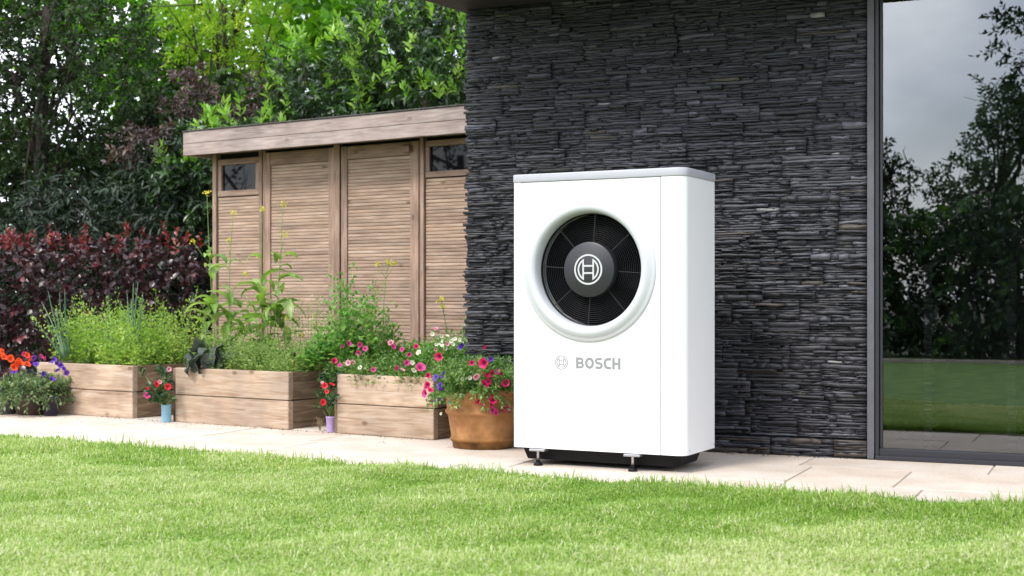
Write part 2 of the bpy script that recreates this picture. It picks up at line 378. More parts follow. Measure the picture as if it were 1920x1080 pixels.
# algae and damp creeping up from the foot, lime bloom higher up
sx_ = nd(t, 'ShaderNodeSeparateXYZ'); t.links.new(c.outputs['Object'], sx_.inputs[0])
n2 = nd(t, 'ShaderNodeTexNoise'); n2.inputs['Scale'].default_value = 14; n2.inputs['Detail'].default_value = 6; t.links.new(c.outputs['Object'], n2.inputs['Vector'])
am = nd(t, 'ShaderNodeMath', operation='MULTIPLY_ADD'); am.inputs[1].default_value = 0.22; t.links.new(n2.outputs['Fac'], am.inputs[0]); t.links.new(sx_.outputs[2], am.inputs[2])
r5 = ramp(t, [(0.10, (0.30, 0.30, 0.18)), (0.17, (0.75, 0.72, 0.55)), (0.24, (1, 1, 1)), (0.36, (1.0, 0.98, 0.95)), (0.42, (1.15, 1.15, 1.15))]); t.links.new(am.outputs[0], r5.inputs['Fac'])
mu = nd(t, 'ShaderNodeMix', data_type='RGBA', blend_type='MULTIPLY'); mu.inputs['Factor'].default_value = 1; t.links.new(r.outputs[0], mu.inputs[6]); t.links.new(r5.outputs[0], mu.inputs[7])
t.links.new(mu.outputs[2], p.inputs['Base Color'])
b = nd(t, 'ShaderNodeBump'); b.inputs['Strength'].default_value = 0.3; b.inputs['Distance'].default_value = 0.006; t.links.new(n.outputs['Fac'], b.inputs['Height']); t.links.new(b.outputs[0], p.inputs['Normal'])
t.links.new(p.outputs[0], out.inputs[0])

# window glass: double glazing, clear with a mirror coat that grows at grazing angles
m, t, out = newmat('window_glass'); M['glass'] = m
gl = nd(t, 'ShaderNodeBsdfGlossy'); gl.inputs['Roughness'].default_value = 0.0; gl.inputs['Color'].default_value = (0.90, 0.95, 1.0, 1)
tp = nd(t, 'ShaderNodeBsdfTransparent'); tp.inputs['Color'].default_value = (0.74, 0.78, 0.78, 1)
lw = nd(t, 'ShaderNodeFresnel'); lw.inputs['IOR'].default_value = 2.4
ms = nd(t, 'ShaderNodeMixShader'); t.links.new(lw.outputs[0], ms.inputs[0]); t.links.new(tp.outputs[0], ms.inputs[1]); t.links.new(gl.outputs[0], ms.inputs[2]); t.links.new(ms.outputs[0], out.inputs[0])

# foliage palettes
M['grass'] = leafmat('grass_blade', [(0.0, (0.13, 0.27, 0.026)), (0.4, (0.25, 0.40, 0.060)), (0.75, (0.42, 0.535, 0.155)), (1.0, (0.68, 0.66, 0.46))], trans=0.4, rough=0.5, tgain=1.1)
M['lawn'] = plain('lawn_thatch', (0.12, 0.21, 0.04), 0.95, noise=0.45, nscale=5, bump=0.8, bscale=120)
M['evergreen'] = leafmat('evergreen_leaf', [(0, (0.010, 0.020, 0.007)), (0.6, (0.026, 0.052, 0.014)), (1, (0.06, 0.11, 0.025))], trans=0.25, rough=0.5, spec=0.25)
M['darkshrub'] = leafmat('rhododendron_leaf', [(0, (0.010, 0.017, 0.010)), (0.6, (0.020, 0.036, 0.019)), (1, (0.045, 0.080, 0.035))], trans=0.12, rough=0.45, spec=0.3)
M['maple'] = leafmat('maple_leaf', [(0, (0.06, 0.17, 0.010)), (0.6, (0.12, 0.30, 0.018)), (1, (0.22, 0.42, 0.03))], trans=0.55)
M['acacia'] = leafmat('acacia_leaf', [(0, (0.14, 0.30, 0.015)), (0.6, (0.25, 0.42, 0.022)), (1, (0.45, 0.52, 0.04))], trans=0.5)
M['laurel'] = leafmat('laurel_leaf', [(0, (0.016, 0.032, 0.014)), (0.5, (0.035, 0.075, 0.022)), (0.8, (0.07, 0.16, 0.03)), (1, (0.17, 0.32, 0.05))], trans=0.25, rough=0.3, spec=0.6)
M['laurel_tip'] = leafmat('laurel_young_leaf', [(0, (0.13, 0.31, 0.03)), (0.6, (0.24, 0.44, 0.05)), (1, (0.40, 0.56, 0.13))], trans=0.4, rough=0.35, spec=0.5)
M['smoke'] = leafmat('purple_leaf', [(0, (0.030, 0.018, 0.020)), (0.55, (0.075, 0.045, 0.048)), (1, (0.20, 0.14, 0.11))], trans=0.2)
M['beech'] = leafmat('copper_beech_leaf', [(0, (0.016, 0.008, 0.010)), (0.5, (0.036, 0.016, 0.020)), (0.8, (0.065, 0.025, 0.030)), (1, (0.17, 0.030, 0.035))], trans=0.15, rough=0.32, spec=0.6)
M['beech_tip'] = leafmat('copper_beech_young_leaf', [(0, (0.06, 0.012, 0.016)), (0.5, (0.17, 0.022, 0.030)), (0.8, (0.28, 0.05, 0.055)), (1, (0.46, 0.24, 0.23))], trans=0.35, rough=0.4)
M['herb'] = leafmat('herb_leaf', [(0, (0.11, 0.23, 0.03)), (0.5, (0.26, 0.42, 0.06)), (1, (0.50, 0.60, 0.20))], trans=0.45)
M['feathery'] = leafmat('feathery_leaf', [(0, (0.09, 0.18, 0.04)), (0.5, (0.23, 0.35, 0.09)), (1, (0.54, 0.60, 0.30))], trans=0.45)
M['pea'] = leafmat('pea_leaf', [(0, (0.05, 0.16, 0.03)), (0.5, (0.13, 0.31, 0.06)), (1, (0.36, 0.52, 0.16))], trans=0.4)
M['petunia_leaf'] = leafmat('petunia_leaf', [(0, (0.04, 0.10, 0.02)), (0.5, (0.11, 0.23, 0.045)), (1, (0.34, 0.45, 0.18))], trans=0.35)
M['mustard'] = leafmat('mustard_leaf', [(0, (0.09, 0.19, 0.035)), (0.6, (0.20, 0.34, 0.06)), (1, (0.38, 0.47, 0.20))], trans=0.4, rough=0.4)
M['kale'] = leafmat('dark_cabbage_leaf', [(0, (0.030, 0.044, 0.036)), (0.5, (0.058, 0.078, 0.064)), (1, (0.16, 0.18, 0.16))], trans=0.1, rough=0.55, spec=0.3)
M['onion'] = leafmat('onion_leaf', [(0, (0.06, 0.15, 0.07)), (0.6, (0.13, 0.25, 0.14)), (1, (0.28, 0.38, 0.26))], trans=0.25, rough=0.4)
M['stem'] = plain('green_stem', (0.14, 0.24, 0.06), 0.6)
M['drystem'] = plain('dry_stem', (0.34, 0.25, 0.15), 0.8)
M['dead'] = leafmat('withered_leaf', [(0, (0.16, 0.09, 0.04)), (1, (0.34, 0.21, 0.11))], trans=0.2)
def petal(name, c, eye): 
    return leafmat(name, [(0, eye), (0.35, c), (1, tuple(min(1, x * 1.25) for x in c))], trans=0.3, rough=0.5, spec=0.3, tgain=1.2)
M['magenta'] = petal('magenta_petal', (0.62, 0.012, 0.13), (0.20, 0.004, 0.04))
M['pink'] = petal('pink_petal', (0.56, 0.05, 0.24), (0.26, 0.01, 0.08))
M['palepink'] = petal('blush_petal', (0.66, 0.33, 0.40), (0.55, 0.05, 0.14))
M['purple'] = petal('purple_petal', (0.13, 0.045, 0.42), (0.05, 0.01, 0.14))
M['white_petal'] = petal('white_petal', (0.68, 0.68, 0.60), (0.55, 0.55, 0.25))
M['orange'] = petal('orange_petal', (0.75, 0.085, 0.018), (0.45, 0.03, 0.01))
M['red'] = petal('red_petal', (0.62, 0.018, 0.045), (0.3, 0.005, 0.01))
M['yellow'] = leafmat('yellow_petal', [(0, (0.40, 0.42, 0.03)), (0.5, (0.66, 0.58, 0.03)), (1, (0.72, 0.66, 0.10))], trans=0.3)

# ------------------------------------------------------------------ ground, lawn, paving
g = Geo(); g.add([(-300, -300, -0.06), (300, -300, -0.06), (300, 400, -0.06), (-300, 400, -0.06)], [(0, 1, 2, 3)])
o = obj('ground', g.mesh('ground'), M['earth']); o['kind'] = 'structure'
EDGE = np.array([(-9.0, 12.6), (-5.5, 10.15), (-3.235, 8.67), (-2.05, 7.84), (-0.886, 7.12), (0.0, 6.50), (0.693, 6.146), (1.438, 5.782), (2.084, 5.56), (3.5, 5.0), (7.0, 3.45)])
EDGE[:, 1] *= 0.962
def edge_y(x): return np.interp(x, EDGE[:, 0], EDGE[:, 1])
xs = np.linspace(-9, 7, 260)
V, F = [], []
ejit = np.cumsum(rng.normal(size=260) * 0.004); ejit -= np.linspace(ejit[0], ejit[-1], 260)
for i, x in enumerate(xs):
    y1 = edge_y(x) + 0.05 * math.sin(x * 2.1) * 0.3 + ejit[i] * 0.6
    for k in range(14):
        f = (k / 13) ** 0.7
        V.append((x, -4.6 + (y1 + 4.6) * f, 0.012 if k < 13 else -0.02))
for i in range(259):
    for k in range(13):
        a0 = i * 14 + k; F.append((a0, a0 + 14, a0 + 15, a0 + 1))
lawn = obj('lawn', fast_mesh('lawn', V, np.array(F), None, False), M['lawn']); lawn['kind'] = 'structure'
# grass blades
def blades(n, lo, hi, hmin, hmax, w):
    P = rng.uniform((lo[0], lo[1]), (hi[0], hi[1]), (n, 2))
    ey = edge_y(P[:, 0]) + 0.02
    keep = (P[:, 1] < ey)
    vis = np.abs(P[:, 0]) < 0.40 * P[:, 1] + 0.25
    P = P[keep & vis]; n = len(P)
    P3 = np.c_[P, np.full(n, 0.008)]
    patch = 0.6 * lump(np.c_[P * 1.0, np.zeros(n)], 1.3) + 0.6 * lump(np.c_[P[:, 0], P[:, 1] * 0.8, np.full(n, 3.0)], 3.2); fine = lump(np.c_[P, np.ones(n)], 9.0)
    h = rng.uniform(hmin, hmax, n) * (1 + 0.30 * fine) * (1 - 0.22 * np.clip(patch, -1, 1))
    # longer tufts along the edge that was not mown
    h *= 1 + 0.7 * np.exp(-((edge_y(P[:, 0]) - P[:, 1]) / 0.05) ** 2) * (rng.uniform(0, 1, n) < 0.3)
    th = rng.uniform(0, 6.28, n); lean = rng.uniform(0.15, 1.5, n)
    dirs = np.c_[np.cos(th), np.sin(th), np.zeros(n)]; side = np.c_[-np.sin(th), np.cos(th), np.zeros(n)]
    w = w * rng.uniform(0.7, 1.3, n)
    up = np.array([0, 0, 1.0])
    b0 = P3 - side * w[:, None]; b1 = P3 + side * w[:, None]
    mid = P3 + dirs * (lean * h * 0.35)[:, None] + up * (h * 0.6)[:, None]
    m0 = mid - side * (w * 0.8)[:, None]; m1 = mid + side * (w * 0.8)[:, None]
    tip = P3 + dirs * (lean * h)[:, None] + up * (h * (1.02 - 0.42 * lean))[:, None]
    V = np.stack([b0, b1, m0, m1, tip], 1).reshape(-1, 3)
    base = (np.arange(n) * 5)[:, None]
    F = np.concatenate([base + np.array([0, 1, 3]), base + np.array([0, 3, 2]), base + np.array([2, 3, 4])], 0)
    near = np.clip((5.2 - P[:, 1]) / 1.2, 0, 1)          # worn, drier turf in the foreground
    dry = np.clip(0.30 + 0.45 * patch + 0.50 * near + 0.24 * fine, 0, 1.4)
    tn = np.where(rng.uniform(0, 1, n) < dry * 0.55, rng.uniform(0.75, 1.0, n), np.clip(rng.normal(0.32 + 0.30 * dry, 0.17, n), 0, 0.9))
    return V, F, np.repeat(tn, 5)
G = Geo()
for args in ((400000, (-2.6, 3.8), (3.0, 6.6), 0.022, 0.048, 0.0020), (130000, (-3.6, 6.2), (1.0, 9.2), 0.022, 0.050, 0.0024)):
    G.add(*blades(*args))
o = obj('grass', G.mesh('grass'), M['grass']); tag(o, 'short green mown grass of the lawn in the foreground', 'grass', kind='stuff')

WALL_A = R(24.0); WC = Vector((-0.264, 8.10, 0))
wdir = Vector((math.cos(WALL_A), -math.sin(WALL_A), 0)); wback = Vector((math.sin(WALL_A), math.cos(WALL_A), 0))
# paving: mortar bed plus single slabs laid parallel to the house wall
pav = obj('paving', None); pav.location = WC; pav.rotation_euler = (0, 0, -WALL_A); pav['kind'] = 'structure'
bed = obj('mortar_bed', box_mesh(-8, 6, -3.0, 3.2, -0.055, -0.006, 0), M['joint'], pav)
rows = [(-2.75, -2.10), (-2.10, -1.62), (-1.62, -1.06), (-1.06, -0.42), (-0.42, 0.16), (0.16, 0.75), (0.75, 1.40), (1.40, 2.05), (2.05, 2.6), (2.6, 3.15)]
inv = (Matrix.Translation(WC) @ Matrix.Rotation(-WALL_A, 4, 'Z'))
for (y0, y1) in rows:
    x = -7.6 + rng.uniform(0, 0.5)
    while x < 5.5:
        w = float(rng.choice([0.48, 0.6, 0.75, 0.9])); gpx = 0.0035
        cw = inv @ Vector((x + w / 2, (y0 + y1) / 2, 0))
        inside_house = y0 > -0.1 and x > 0.2
        if cw.y > edge_y(cw.x) - 0.65 and not inside_house and cw.y < 12.2 and abs(cw.x) < cw.y * 0.55 + 0.6:
            me = box_mesh(-w/2 + gpx, w/2 - gpx, -(y1-y0)/2 + gpx, (y1-y0)/2 - gpx, -0.03, float(rng.uniform(-0.0015, 0.0015)), 0.003)
            s = obj('slab', me, M['sandstone'], pav); s.location = (x + w/2, (y0+y1)/2, 0)
        x += w

# ------------------------------------------------------------------ slate house
house = thing('slate_house', 'dark house clad in stacked slate with a tall glass door', 'house', WC, -WALL_A)
WH = 2.536; S_END = 2.318
wall = obj('slate_wall', box_mesh(0.012, S_END, 0.012, 0.32, 0.0, WH + 0.02, 0), M['backing'], house)
obj('return_wall', box_mesh(0.014, 0.30, 0.325, 5.0, 0, WH + 0.02, 0), M['backing'], house)
def stone_np(x0, x1, z0, z1, proud, tilt):
    n = max(2, int((x1 - x0) / 0.04) + 1)
    X = np.linspace(x0, x1, n + 1); zt = np.linspace(-tilt, tilt, n + 1)
    jy = rng.normal(size=(2, n + 1)) * 0.0028; jz = rng.normal(size=(2, n + 1)) * 0.0010
    taper = rng.uniform(-0.0025, 0.0025)
    b_ = np.c_[X, -proud + jy[0] + 0.002, np.full(n + 1, z0) + jz[0] + zt]
    t_ = np.c_[X, -proud + jy[1], np.full(n + 1, z1) + jz[1] + zt + np.linspace(-taper, taper, n + 1)]
    bb = b_.copy(); bb[:, 1] = 0.03; tb = t_.copy(); tb[:, 1] = 0.03
    V = np.vstack([b_, t_, bb, tb]); k = n + 1; F = []
    for i in range(n):
        F += [(i, i+1, k+i+1, k+i), (k+i, k+i+1, 3*k+i+1, 3*k+i), (2*k+i, 2*k+i+1, i+1, i)]
    F += [(0, k, 3*k, 2*k), (n, 2*k+n, 3*k+n, k+n)]
    return V, np.array(F)
stones = []
def add_course(z0, z1, x_lo, x_hi, proud0=0.0):
    x = x_lo
    first = True
    while x < x_hi - 0.02:
        w = rng.uniform(0.24, 0.46)
        if first: w *= rng.uniform(0.3, 1.0)
        xe = x + w
        if x_hi - xe < 0.10: xe = x_hi
        hs = []
        tot = 0.0
        while tot < (z1 - z0) - 0.006:
            h = rng.choice([0.007, 0.010, 0.013, 0.016, 0.021, 0.029], p=[.16, .26, .26, .17, .10, .05]) * rng.uniform(0.9, 1.15)
            hs.append(h); tot += h
        hs = np.array(hs) * (z1 - z0) / tot
        z = z0; panel = rng.normal() * 0.004
        for h in hs:
            cuts = [x]
            while True:
                nx = cuts[-1] + rng.choice([0.045, 0.08, 0.13, 0.19, 0.30]) * rng.uniform(0.7, 1.3)
                if nx > xe - 0.045: break
                cuts.append(nx)
            cuts.append(xe)
            for c0, c1 in zip(cuts[:-1], cuts[1:]):
                pr = proud0 + panel + rng.choice([0.005, 0.010, 0.015, 0.024], p=[.3, .34, .26, .10]) + rng.uniform(-0.003, 0.003)
                a0 = c0 + (rng.uniform(-0.022, 0.012) if first and c0 == x else 0.0006)
                u_ = rng.uniform(0, 1)
                reg = 0.16 * lump(np.array([[c0, z * 1.4, 0.0]]), 2.4)[0]
                tn = np.clip(rng.beta(1.5, 2.0) * 0.95 + reg, 0, 0.93) if u_ < (0.6 if proud0 > 0 else 0.982) else (0.965 if u_ < 0.994 or c1 - c0 > 0.13 else 1.0)
                stones.append((a0, c1 - 0.0006, z + 0.0005, z + h - 0.0007, max(0.002, pr), rng.normal() * 0.0013 * min(1, (c1 - c0) / 0.2), tn))
            z += h
        x = xe; first = False
add_course(0.0, 0.094, 0.0, S_END, 0.008)
z = 0.104
while z < WH:
    h = 0.1 * rng.uniform(0.9, 1.12); add_course(z, min(z + h, WH), 0.0, S_END); z += h
# the 300 stones that show largest stay single, the rest are one facing
def st_px(s):
    w_ = inv @ Vector(((s[0] + s[1]) / 2, 0, (s[2] + s[3]) / 2)); return 960 + w_.x / w_.y * FPX, HOR - (w_.z - CAMZ) / w_.y * FPX
area = []
for s in stones:
    px, py = st_px(s); hidden = (955 < px < 1345 and 315 < py < 860) or py < 2 or (px < 960 and py > 660)
    area.append(0 if hidden else (s[1] - s[0]) * (s[3] - s[2]))
big = set(np.argsort(-np.array(area))[:300].tolist())
G = Geo()
for i, s in enumerate(stones):
    V, F = stone_np(*s[:6])
    if i in big:
        c0 = V.mean(0); o = obj('stone', fast_mesh('stone', V - c0, np.vstack([F[:, [0,1,2]], F[:, [0,2,3]]]), np.full(len(V), s[6]), True), M['slate'], wall); o.location = c0
    else: G.add(V, F, s[6])
# quoins of the return side at the corner
z = 0.0
while z < WH:
    h = rng.uniform(0.012, 0.03); y1 = 0.33 + rng.uniform(0, 0.2)
    G.box(-rng.uniform(0.0, 0.018), 0.03, 0.034, y1, z + 0.0008, min(z + h, WH) - 0.0008, rng.uniform(0.1, 0.8)); z += h
o = obj('stone_facing', G.mesh('stone_facing', True), M['slate'], wall); o['kind'] = 'stuff'

# eave
V = [(-0.045, 0.35), (-0.045, 0.0), (-0.17, -0.75), (5.2, -0.75), (5.2, 0.35)]
vv = [(x, y, WH) for x, y in V] + [(x, y, WH + 0.22) for x, y in V]; k = len(V)
bm = bmesh.new(); bv = [bm.verts.new(v) for v in vv]
bm.faces.new(bv[:k]); bm.faces.new(bv[k:][::-1])
for i in range(k): bm.faces.new([bv[i], bv[k + i], bv[k + (i + 1) % k], bv[(i + 1) % k]])
bmesh.ops.recalc_face_normals(bm, faces=bm.faces); me = bpy.data.meshes.new('eave'); bm.to_mesh(me); bm.free()
obj('eave', me, M['soffit'], house)
obj('flat_roof', box_mesh(-0.04, 5.2, 0.36, 5.0, WH + 0.03, WH + 0.22, 0), M['soffit'], house)

# glass door with frame
door = obj('glass_door', box_mesh(S_END + 0.062, 4.40, -0.012, 0.055, 0.0, 0.058, 0.003), M['frame_dark'], house)
obj('trim', box_mesh(S_END + 0.003, S_END + 0.038, -0.028, 0.10, 0.004, WH, 0.002), M['frame_grey'], door)
obj('frame_post', box_mesh(S_END + 0.041, S_END + 0.060, -0.014, 0.055, 0.001, WH, 0.002), M['frame_dark'], door)
obj('frame_post', box_mesh(S_END + 0.062, S_END + 0.076, 0.006, 0.052, 0.060, WH, 0.002), M['frame_dark'], door)
obj('frame_post', box_mesh(4.402, 4.46, -0.012, 0.055, 0.001, WH, 0.002), M['frame_dark'], door)
obj('sill', box_mesh(S_END + 0.045, 4.45, -0.034, -0.014, 0.001, 0.022, 0.002), M['frame_dark'], door)
g = Geo(); y_ = 0.018
g.add([(S_END + 0.0775, y_, 0.0595), (4.40, y_, 0.0595), (4.40, y_, WH), (S_END + 0.0775, y_, WH)], [(0, 1, 2, 3)])
obj('pane', g.mesh('pane'), M['glass'], door)
# the dim room behind the glass
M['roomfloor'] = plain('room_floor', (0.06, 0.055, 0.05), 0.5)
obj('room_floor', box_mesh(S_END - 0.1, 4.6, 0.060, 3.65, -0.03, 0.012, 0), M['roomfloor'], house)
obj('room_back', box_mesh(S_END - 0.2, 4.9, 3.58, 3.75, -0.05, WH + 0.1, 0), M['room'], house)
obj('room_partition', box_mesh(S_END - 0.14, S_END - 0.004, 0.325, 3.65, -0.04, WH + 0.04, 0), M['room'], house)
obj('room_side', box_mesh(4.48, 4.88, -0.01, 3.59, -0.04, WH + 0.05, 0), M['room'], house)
# slim stacked stone strips that show through the glass
for (sx, sy) in ((2.56, 0.32), (2.98, 0.36)):
    G = Geo(); z = 0.012
    while z < 1.02:
        h = rng.uniform(0.012, 0.02); dx = rng.uniform(-0.006, 0.006)
        G.box(sx + dx, sx + 0.045 + dx, sy - rng.uniform(0, 0.01), sy + 0.05, z + 0.001, z + h - 0.001, rng.uniform(0.5, 0.95)); z += h
    obj('stone_strip', G.mesh('stone_strip'), M['slate'], house)

# ------------------------------------------------------------------ heat pump
UA = R(27.5)
hp = thing('heat_pump', 'white heat pump cabinet with round black fan on small feet before the slate wall', 'heat pump', (0, 6.961, 0), -UA)
W_, D_, Z0, Z1, CAPH = 0.930, 0.421, 0.0853, 1.4636, 0.0415
ZB = Z1 - CAPH
def arc(cx, cy, r, a0, a1, n=8): return [(cx + r * math.cos(R(a0 + (a1 - a0) * i / n)), cy + r * math.sin(R(a0 + (a1 - a0) * i / n))) for i in range(n + 1)]
def prism(name, pts, z0, z1, mat, parent, bev=0.0, smooth_angle=35, closed=True):
    bm = bmesh.new(); k = len(pts)
    lo = [bm.verts.new((x, y, z0)) for x, y in pts]; hi = [bm.verts.new((x, y, z1)) for x, y in pts]
    for i in range(k if closed else k - 1):
        j = (i + 1) % k; bm.faces.new([lo[i], lo[j], hi[j], hi[i]])
    if closed: bm.faces.new(lo[::-1]); bm.faces.new(hi)
    bmesh.ops.recalc_face_normals(bm, faces=bm.faces)
    if bev: 
        es = [e for e in bm.edges if len(e.link_faces) == 2 and e.calc_face_angle(0) > R(50)]
        bmesh.ops.bevel(bm, geom=es, offset=bev, segments=3, affect='EDGES', profile=0.5, clamp_overlap=True)
    me = bpy.data.meshes.new(name); bm.to_mesh(me); bm.free()
    for p_ in me.polygons: p_.use_smooth = True
    me.set_sharp_from_angle(angle=R(smooth_angle))
    return obj(name, me, mat, parent)
RC = 0.046
# inner carcass just behind the skin: fills the seams
prism('carcass', [(0.012, 0.35)] + [(0.012, 0.045), (0.045, 0.014)] , Z0 + 0.01, ZB - 0.004, M['seam'], hp, closed=True) if False else None
SEAL, SEAR = 0.0515, 0.8030
t_ = 0.004
# corner panel on the near side with the flank
out_ = [(SEAR + 0.0020, 0.0)] + arc(W_ - RC, RC, RC, -90, 0, 10) + [(W_, D_)]
inn = [(W_ - 0.012, D_), (W_ - 0.012, RC), (W_ - RC, 0.012), (SEAR + 0.0020, 0.012)]
prism('corner_panel', out_ + inn, Z0, ZB, M['white'], hp, smooth_angle=30)
out_ = [(SEAL - 0.0018, 0.0)] + arc(0.03, 0.03, 0.03, 270, 180, 8) + [(0.0, D_)]
inn = [(0.012, D_), (0.012, 0.03), (0.03, 0.012), (SEAL - 0.0018, 0.012)]
prism('corner_panel', out_ + inn, Z0, ZB, M['white'], hp, smooth_angle=30)
obj('back_panel', box_mesh(0.014, W_ - 0.014, D_ - 0.016, D_ - 0.002, Z0, ZB, 0), M['white'], hp)
obj('bottom_plate', box_mesh(0.013, W_ - 0.013, 0.014, D_ - 0.018, Z0 + 0.003, Z0 + 0.010, 0), M['black'], hp)
for sx in (SEAL, SEAR):
    obj('seam_strip', box_mesh(sx - 0.012, sx + 0.012, 0.0125, 0.018, Z0 + 0.011, ZB, 0), M['seam'], hp)
# front panel with the round opening
FCX, FCZ = 0.424, 0.980; RO = 0.300
bm = bmesh.new()
def loop(pts):
    vs = [bm.verts.new(p_) for p_ in pts]
    return vs, [bm.edges.new((vs[i], vs[(i + 1) % len(vs)])) for i in range(len(vs))]
x0, x1 = SEAL + 0.0018, SEAR - 0.0020
v1, e1 = loop([(x0, 0, Z0), (x1, 0, Z0), (x1, 0, ZB - 0.002), (x0, 0, ZB - 0.002)])
v2, e2 = loop([(FCX + RO * math.cos(a_), 0, FCZ + RO * math.sin(a_)) for a_ in np.linspace(0, 2 * math.pi, 96, endpoint=False)])
bmesh.ops.triangle_fill(bm, use_beauty=True, use_dissolve=False, edges=e1 + e2, normal=(0, -1, 0))
for f in list(bm.faces):
    if (f.calc_center_median() - Vector((FCX, 0, FCZ))).length < RO * 0.98: bm.faces.remove(f)
back = [bm.verts.new((v.co.x, 0.012, v.co.z)) for v in v1]
for i in range(4): bm.faces.new([v1[i], v1[(i + 1) % 4], back[(i + 1) % 4], back[i]])
bmesh.ops.recalc_face_normals(bm, faces=bm.faces)
me = bpy.data.meshes.new('front_panel'); bm.to_mesh(me); bm.free()
obj('front_panel', me, M['white'], hp)
# lid
RL = RC + 0.004; e_ = 0.004
lid = [(-e_, D_ + e_)] + arc(0.03, 0.03, 0.034, 180, 270, 8) + arc(W_ - RC, RC, RC + e_, -90, 0, 10) + [(W_ + e_, D_ + e_)]
lid_o = prism('lid', lid, ZB + 0.0005, Z1, M['capgrey'], hp, bev=0.005, smooth_angle=40)
# bell-mouth ring
prof = [(0.358, 0.001), (0.357, -0.006), (0.352, -0.010), (0.344, -0.011), (0.338, -0.0135), (0.333, -0.018), (0.322, -0.0255), (0.311, -0.0285), (0.300, -0.027), (0.291, -0.022), (0.285, -0.012), (0.281, 0.004), (0.279, 0.03), (0.278, 0.075), (0.278, 0.10)]
ring = obj('fan_ring', lathe(prof, 128, True, 'fan_ring', 'Y'), M['ringwhite'], hp); ring.location = (FCX, 0, FCZ)
# cavity
cav = obj('fan_cavity', lathe([(0.2785, 0.099), (0.2785, 0.24), (0.0, 0.24)], 64, True, 'fan_cavity', 'Y'), M['void'], hp); cav.location = (FCX, 0, FCZ)
fan = obj('fan', lathe([(0.0, 0.125), (0.075, 0.125), (0.08, 0.135), (0.08, 0.22)], 32, True, 'fan', 'Y'), M['black'], hp); fan.location = (FCX, 0, FCZ)
V = []; 
for i in range(7):
    r_ = 0.078 + (0.27 - 0.078) * i / 6
    for k in range(5):
        a_ = R(-18 + 46 * k / 4 + 14 * i / 6); V.append((r_ * math.cos(a_), 0.150 + 0.055 * k / 4, r_ * math.sin(a_)))
F = [(i*5+k, i*5+k+1, (i+1)*5+k+1, (i+1)*5+k) for i in range(6) for k in range(4)]
bme = fast_mesh('fan_blade', V, np.array(F), None, True); bme.materials.append(M['blade'])
for i in range(5):
    b_ = obj('fan_blade', bme, None, fan); b_.rotation_euler = (0, R(72 * i + 20), 0)
# grille of concentric rings and spokes
gr = obj('fan_grille', lathe([(0.2775, 0.036), (0.2775, 0.052), (0.2735, 0.052), (0.2735, 0.036), (0.2775, 0.036)], 96, True, 'fan_grille', 'Y'), M['grille'], hp); gr.location = (FCX, 0, FCZ)
for i in range(13):
    r_ = 0.142 + i * 0.0101; tr = 0.0018
    pr_ = [(r_ + tr * math.cos(a_), 0.044 + tr * math.sin(a_)) for a_ in np.linspace(0, 2 * math.pi, 7)]
    obj('grille_ring', lathe(pr_, 72, True, 'grille_ring', 'Y'), M['grille'], gr)
M['spoke'] = plain('spoke_edge', (0.018, 0.018, 0.02), 0.35)
g = Geo(); g.box(0.13, 0.274, 0.041, 0.050, -0.0014, 0.0014); spm = g.mesh('spoke'); spm.materials.append(M['spoke'])
for i in range(8):
    s_ = obj('spoke', spm, None, gr); s_.rotation_euler = (0, R(45 * i + 4), 0)
hub = obj('hub', lathe([(0.137, 0.045), (0.137, 0.012), (0.135, 0.006), (0.130, 0.003), (0.0, -0.001)], 72, True, 'hub', 'Y'), M['hub'], gr)
hub.data.set_sharp_from_angle(angle=R(30))
# printed emblem and lettering as thin raised shapes
def stroke2d(G, pts, w, closed=False, y=0.0, th=0.0005):
    P = np.array(pts, float); n = len(P); Lf, Rt = [], []
    for i in range(n):
        a_ = P[i - 1] if (i > 0 or closed) else P[i]; b_ = P[(i + 1) % n] if (i < n - 1 or closed) else P[i]
        d1 = P[i] - a_; d2 = b_ - P[i]
        d1 = d1 / (np.linalg.norm(d1) + 1e-12); d2 = d2 / (np.linalg.norm(d2) + 1e-12)
        if np.linalg.norm(d1) < .5: d1 = d2
        if np.linalg.norm(d2) < .5: d2 = d1
        tn_ = d1 + d2; tn_ = tn_ / (np.linalg.norm(tn_) + 1e-12); nm = np.array([-tn_[1], tn_[0]])
        k = w / 2 / max(0.35, nm @ np.array([-d1[1], d1[0]]))
        Lf.append(P[i] + nm * k); Rt.append(P[i] - nm * k)
    V = []
    for a_, b_ in zip(Lf, Rt): V += [(a_[0], y - th, a_[1]), (b_[0], y - th, b_[1]), (a_[0], y, a_[1]), (b_[0], y, b_[1])]
    F = []
    for i in range(n if closed else n - 1):
        j = (i + 1) % n; a0, b0 = 4 * i, 4 * j
        F += [(a0, a0+1, b0+1, b0), (a0, b0, b0+2, a0+2), (a0+1, a0+3, b0+3, b0+1)]
    if not closed: e0 = 4 * (n - 1); F += [(0, 2, 3, 1), (e0, e0+1, e0+3, e0+2)]
    G.add(V, np.array(F))
